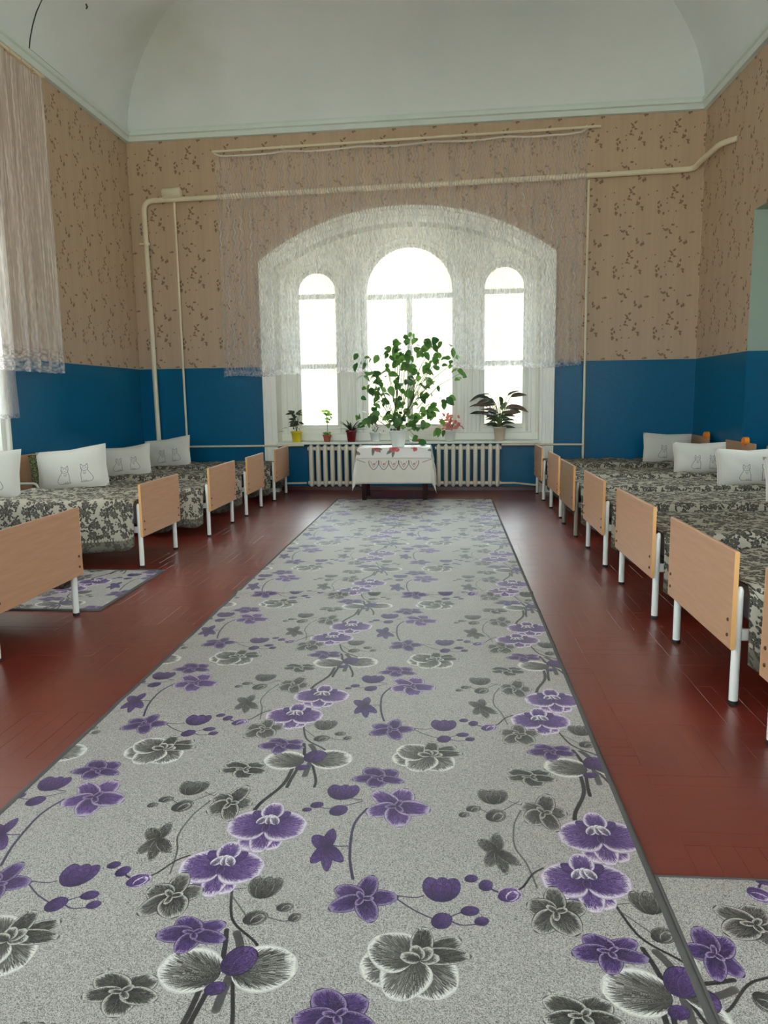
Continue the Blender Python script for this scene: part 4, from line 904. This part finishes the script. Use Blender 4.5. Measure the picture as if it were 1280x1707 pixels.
def cloth(name,label,hx,hy,zt,drop,mat,grp,corner=.0,zig=0,seed=1,sw=.015,uo=(0,0)):
    # square cloth laid over the table: distance outside the top turns into drop
    r=random.Random(seed); ph=[r.uniform(0,6) for _ in range(5)]; n,m_=72,56; ex=hx+drop[0]; ey=hy+drop[1]
    def F(s,q):
        x=-ex+2*ex*s; y=-ey+2*ey*q; ox=max(0,abs(x)-hx); oy=max(0,abs(y)-hy); sx=1 if x>0 else-1; sy=1 if y>0 else-1
        if zig: 
            k=abs(((x if oy>0 and ox==0 else y)*zig)%1-.5)*2
        X=sx*min(abs(x),hx); Y=sy*min(abs(y),hy)
        d=max(ox,oy) if min(ox,oy)==0 else (ox+oy)*(1-.25*min(ox,oy)/max(ox,oy,1e-6))
        if ox>0 and oy>0:   # corner fold: pulls outwards diagonal
            f=min(ox,oy); X+=sx*f*.16; Y+=sy*f*.10
            d=math.hypot(ox,oy)
        z=zt-d; fl=sw*(math.sin(8*(x+y)+ph[0])+.6*math.sin(17*(x-y)+ph[1]))*min(1,d/.15)
        if oy>0: Y+=sy*(.008+.3*abs(fl)+.02*min(1,d/.3))
        if ox>0: X+=sx*(.008+.5*abs(fl)+.015*min(1,d/.3))
        if d==0: z=zt+.0015
        else: z=max(zt-d,.09)
        return (X,Y,z)
    mb=MB(); mb.grid(n,m_,F,uvfn=lambda s,q:(s+uo[0],(q)*(ey/ex)/.999*1.0+uo[1])); o=mb.obj(name,[mat],M=TM); tag(o,label,'tablecloth',grp)
    md=o.modifiers.new('thick','SOLIDIFY'); md.thickness=.002; md.offset=1; return o
cloth('tablecloth','long white tablecloth hanging low on the small table, embroidered with scallops',.445,.275,.668,(.34,.44),M_cloth,None,seed=4)
cloth('table_overlay','short white overcloth printed with red roses on top of the long tablecloth',.452,.282,.673,(.17,.13),M_over,None,seed=6,sw=.01)
# ------------------------------------------------------------ plants
def leaf_mesh(L,Wd,mat,droop=.25,fold=.18,tip=1.6,n=5):
    m=MB(); vs=[];fs=[]
    for i in range(n+1):
        s=i/n; w_=Wd/2*(math.sin(PI*min(1,s**(1/tip)))**.8 if 0<s<1 else 0); x=L*s; z=-droop*L*s*s
        vs+= [(x,-w_,z+fold*w_),(x,0,z),(x,w_,z+fold*w_)]
    for i in range(n):
        a=3*i; 
        fs+= [[a,a+3,a+4,a+1],[a+1,a+4,a+5,a+2]]
    m.add(vs,fs,smooth=True); return m.mesh('leaf',[mat])
def orient(p,dr,up=(0,0,1),roll=0):
    x=Vector(dr).normalized(); y=Vector(up).cross(x)
    if y.length<1e-3: y=Vector((0,1,0))
    y.normalize(); z=x.cross(y); M=Matrix((x,y,z)).transposed().to_4x4(); return Matrix.Translation(p)@M@Matrix.Rotation(roll,4,'X')
def pot(parent,r0,r1,h,mat,rim=.006,z0=0,name='pot',ribs=False):
    m=MB(); m.lathe([(0,z0),(r0,z0),(r0+.001,z0+.004),(r1-.004,z0+h-.025),(r1+rim,z0+h-.022),(r1+rim,z0+h),(r1-.006,z0+h),(r1-.010,z0+h-.03)],24); o=m.obj(name,[mat],parent=parent)
    m=MB(); m.lathe([(r1-.010,z0+h-.025),(0,z0+h-.018)],20); m.obj('soil',[M_soil],parent=parent); return o
CLUSTERS=[(-0.411, 1.095, 5, 0.045), (-0.428, 0.961, 4, 0.045), (-0.308, 0.854, 6, 0.045), (-0.173, 0.642, 4, 0.045), (-0.051, 1.252, 5, 0.045), (-0.0, 1.088, 6, 0.045), (0.153, 1.322, 7, 0.045), (0.288, 1.194, 7, 0.045), (0.454, 1.25, 6, 0.045), (0.528, 1.094, 6, 0.045), (0.678, 1.024, 5, 0.045), (0.798, 0.911, 4, 0.045), (-0.228, 0.552, 5, 0.045), (-0.341, 0.682, 7, 0.045), (0.21, 0.921, 7, 0.045), (0.345, 0.725, 8, 0.045), (0.452, 0.783, 5, 0.045), (-0.061, 0.413, 6, 0.045), (-0.269, 0.37, 7, 0.045), (-0.447, 0.342, 4, 0.045), (0.145, 0.373, 7, 0.045), (0.297, 0.295, 6, 0.045), (0.374, 0.408, 5, 0.045), (0.496, 0.444, 4, 0.045), (0.602, 0.571, 4, 0.045), (0.548, 0.24, 3, 0.045), (0.227, 0.091, 3, 0.045), (0.04, 0.601, 6, 0.045), (-0.108, 0.956, 4, 0.045), (0.626, 1.188, 4, 0.045), (0.133, 0.75, 5, 0.045), (-0.019, 0.79, 5, 0.045), (-0.166, 1.165, 4, 0.045), (0.422, 0.992, 6, 0.045), (-0.384, 0.417, 4, 0.045), (0.075, 0.998, 5, 0.045), (0.212, 1.084, 5, 0.045), (0.284, 0.545, 4, 0.045)]   # branch tips: x, height, leaves, spread
rg=random.Random(21)
def rdir(el0,el1):
    a=rg.uniform(0,2*PI); e=rg.uniform(el0,el1); return Vector((math.cos(a)*math.cos(e),math.sin(a)*math.cos(e),math.sin(e)))
# big plant on the table
PM=Matrix.Translation((-.64,9.84,.677)); t=thing('potted_plant','tall leafy green plant in a white pot on the small table','plant',PM)
pot(t,.078,.118,.205,M_wpot)
LM=[leaf_mesh(L,L*.68,M_leaf,droop=d,fold=.2,tip=1.35) for L,d in((.10,.2),(.12,.3),(.14,.35),(.085,.15))]
tips=CLUSTERS
m=MB(); m.tube([(0,0,.17),(.03,0,.3),(.09,0,.42),(.16,.01,.52),(.20,0,.66),(.22,0,.85)],[.016,.014,.012,.011,.009,.006],8); m.tube([(0,0,.17),(-.04,.02,.4),(-.02,.0,.6),(.02,0,.85),(.04,0,1.1)],[.012,.010,.008,.006,.004],7); m.obj('stem',[M_stem],parent=t)
bm_=MB()
for (x,z,nl,sp) in tips:
    y=rg.uniform(-.24,.2); base=Vector((.0+.3*x,y*.2,.2+.38*max(0,z-.2))) if z>.25 else Vector((x*.2,y*.2,.19)); tip=Vector((x,y,z))
    mid=(base+tip)/2+Vector((0,0,.07)); bm_.tube([base,mid,tip],[.005,.004,.0025],5)
    for k in range(int(nl*1.38)):
        p=tip+Vector((rg.uniform(-sp,sp)*1.9,rg.uniform(-sp,sp)*2,rg.uniform(-sp,sp)*1.9)); d=rdir(-1.25,.15); d.x+=.35*(1 if x>0 else -1)*abs(x)
        if k%3!=2: d.y-=.3
        p=p-d.normalized()*.04; link('leaf',LM[rg.randrange(4)],t,orient(p,d,(rg.uniform(-.5,.5),-1.0+rg.uniform(-.5,.7),rg.uniform(.2,1)),rg.uniform(-.5,.5)))
lsm=leaf_mesh(.055,.036,M_leafd,.2,.2,1.3)
for k in range(40):
    p=Vector((rg.gauss(0,.11),rg.uniform(-.12,.1),rg.uniform(.21,.42))); link('leaf',lsm if k%3 else LM[3],t,orient(p,rdir(-.8,.8)+Vector((p.x*4,-.2,0)),(0,-1,.5)))
bm_.obj('twigs',[M_gstem],parent=t)
def sillM(x,z=.695,v=.03): u=(x+.6)/math.cos(ang)*1.0; return MB_@Matrix.Translation((u,v,z))
# yellow pot
t=thing('potted_plant','dark leafed plant in a yellow pot at the left end of the sill','plant',sillM(-2.12,v=.02)); pot(t,.058,.078,.155,M_ypot)
lm=leaf_mesh(.10,.04,M_leafd,.3,.3,1.4); m=MB()
for k in range(4): m.tube([(0,0,.13),(.02*math.cos(k*2),.02*math.sin(k*2),.25),(.035*math.cos(k*2)+(k-1.5)*.015,.03*math.sin(k*2),.36+.02*k)],.004,5)
m.obj('stem',[M_gstem],parent=t)
for k in range(22): p=Vector((rg.uniform(-.05,.05),rg.uniform(-.05,.04),rg.uniform(.2,.42))); link('leaf',lm,t,orient(p,rdir(-.5,.6)+Vector((.0,-.2,.2)),(0,-1,.6)))
for k in range(2): link('leaf',lm,t,orient(Vector((-.12-.06*k,0,.2-.05*k)),Vector((-1,-.1,.1))))
# seedling in terracotta
t=thing('potted_plant','pale green seedling in a small terracotta pot on the sill','plant',sillM(-1.69)); pot(t,.040,.056,.10,M_tpot)
lm=leaf_mesh(.06,.04,M_leafl,.3,.2,1.3); m=MB(); m.tube([(0,0,.08),(.01,0,.25),(-.005,0,.40)],.004,5); m.obj('stem',[M_gstem],parent=t)
for k in range(16): p=Vector((rg.uniform(-.03,.05),rg.uniform(-.04,.03),rg.uniform(.28,.44))); link('leaf',lm,t,orient(p,rdir(-.6,.6)+Vector((0,-.2,0)),(0,-1,.6)))
for k in range(12): p=Vector((rg.uniform(-.04,.04),rg.uniform(-.04,.03),.10)); link('leaf',lm,t,orient(p,rdir(.2,1.2)))
# red glazed pot
t=thing('potted_plant','spiky dark plant in a glossy dark red pot on the sill','plant',sillM(-1.345)); pot(t,.052,.075,.16,M_rpot)
lm=leaf_mesh(.20,.028,M_leafd,.5,.4,1.1)
for k in range(18): a=k*2.4; e=rg.uniform(.5,1.3); link('leaf',lm,t,orient(Vector((.02*math.cos(a),.02*math.sin(a),.14)),(math.cos(a)*math.cos(e),math.sin(a)*math.cos(e),math.sin(e))))
# white pot with pale flowers
t=thing('potted_plant','white pot of pale pink flowers on the sill, half behind the big plant','plant',sillM(-1.01)); pot(t,.055,.075,.13,M_wpot)
lm=leaf_mesh(.045,.032,M_leaff,.2,.2,1.2); lg=leaf_mesh(.06,.035,M_leafd,.2,.2,1.2); m=MB()
for k in range(7): a=k*2.4; m.tube([(0,0,.11),(.05*math.cos(a),.05*math.sin(a),.2)],.003,4)
m.obj('stem',[M_gstem],parent=t)
for k in range(26): p=Vector((rg.uniform(-.07,.11),rg.uniform(-.06,.05),rg.uniform(.15,.27))); link('petal' if k%3 else 'leaf',lm if k%3 else lg,t,orient(p,rdir(-.3,.8)))
# white pot with pink leaves
t=thing('potted_plant','bushy pink leafed plant in a white pot on the sill right of centre','plant',sillM(.02)); pot(t,.058,.082,.155,M_wpot)
lm=leaf_mesh(.065,.034,M_leafp,.3,.25,1.3); m=MB()
for k in range(9): a=k*2.4; m.tube([(0,0,.12),(.07*math.cos(a),.06*math.sin(a),.25)],.003,4)
m.obj('stem',[M_gstem],parent=t)
for k in range(60): p=Vector((rg.gauss(0,.06),rg.uniform(-.08,.06),rg.uniform(.15,.34))); link('leaf',lm,t,orient(p,rdir(-.3,1.0)+Vector((p.x*6,0,0)),(0,-1,.7)))
# bronze leafed plant
t=thing('potted_plant','bronze broad leafed plant in a beige pot at the right end of the sill','plant',sillM(.695,v=.03)); pot(t,.062,.085,.19,M_bpot)
lms=[leaf_mesh(L,L*.34,M_leafb if j%2 else M_leafd,.45,.25,1.25,6) for j,L in enumerate((.20,.24,.18,.22))]; m=MB()
for k in range(26):
    a=rg.uniform(0,2*PI); el=rg.uniform(.5,1.4); h=rg.uniform(.2,.56); o=Vector((math.cos(a)*math.cos(el)*h*.75,math.sin(a)*math.cos(el)*h*.35,.17+math.sin(el)*h))
    m.tube([(0,0,.17),(o.x*.4,o.y*.4,.17+(o.z-.17)*.6),o],[.005,.004,.003],5); d=Vector((math.cos(a)+.0,math.sin(a)*.4-.15,rg.uniform(-.15,.55)))
    link('leaf',lms[k%4],t,orient(o,d,(0,-.8,1),rg.uniform(-.4,.4)))
for k in range(18):
    a=k*2.4; link('leaf',lms[2],t,orient(Vector((.02*math.cos(a),.02*math.sin(a),.17+.012*k)),(math.cos(a),math.sin(a)*.6-.2,.35),(0,-.8,1)))
m.obj('stem',[M_gstem],parent=t)
# saucer
mb=MB(); mb.lathe([(0,0),(.07,0),(.085,.028),(.08,.028),(.066,.008),(0,.008)],20); tag(mb.obj('saucer',[M_tpot],M=sillM(-.42,v=.02)),'small terracotta saucer on the sill behind the big plant','saucer')
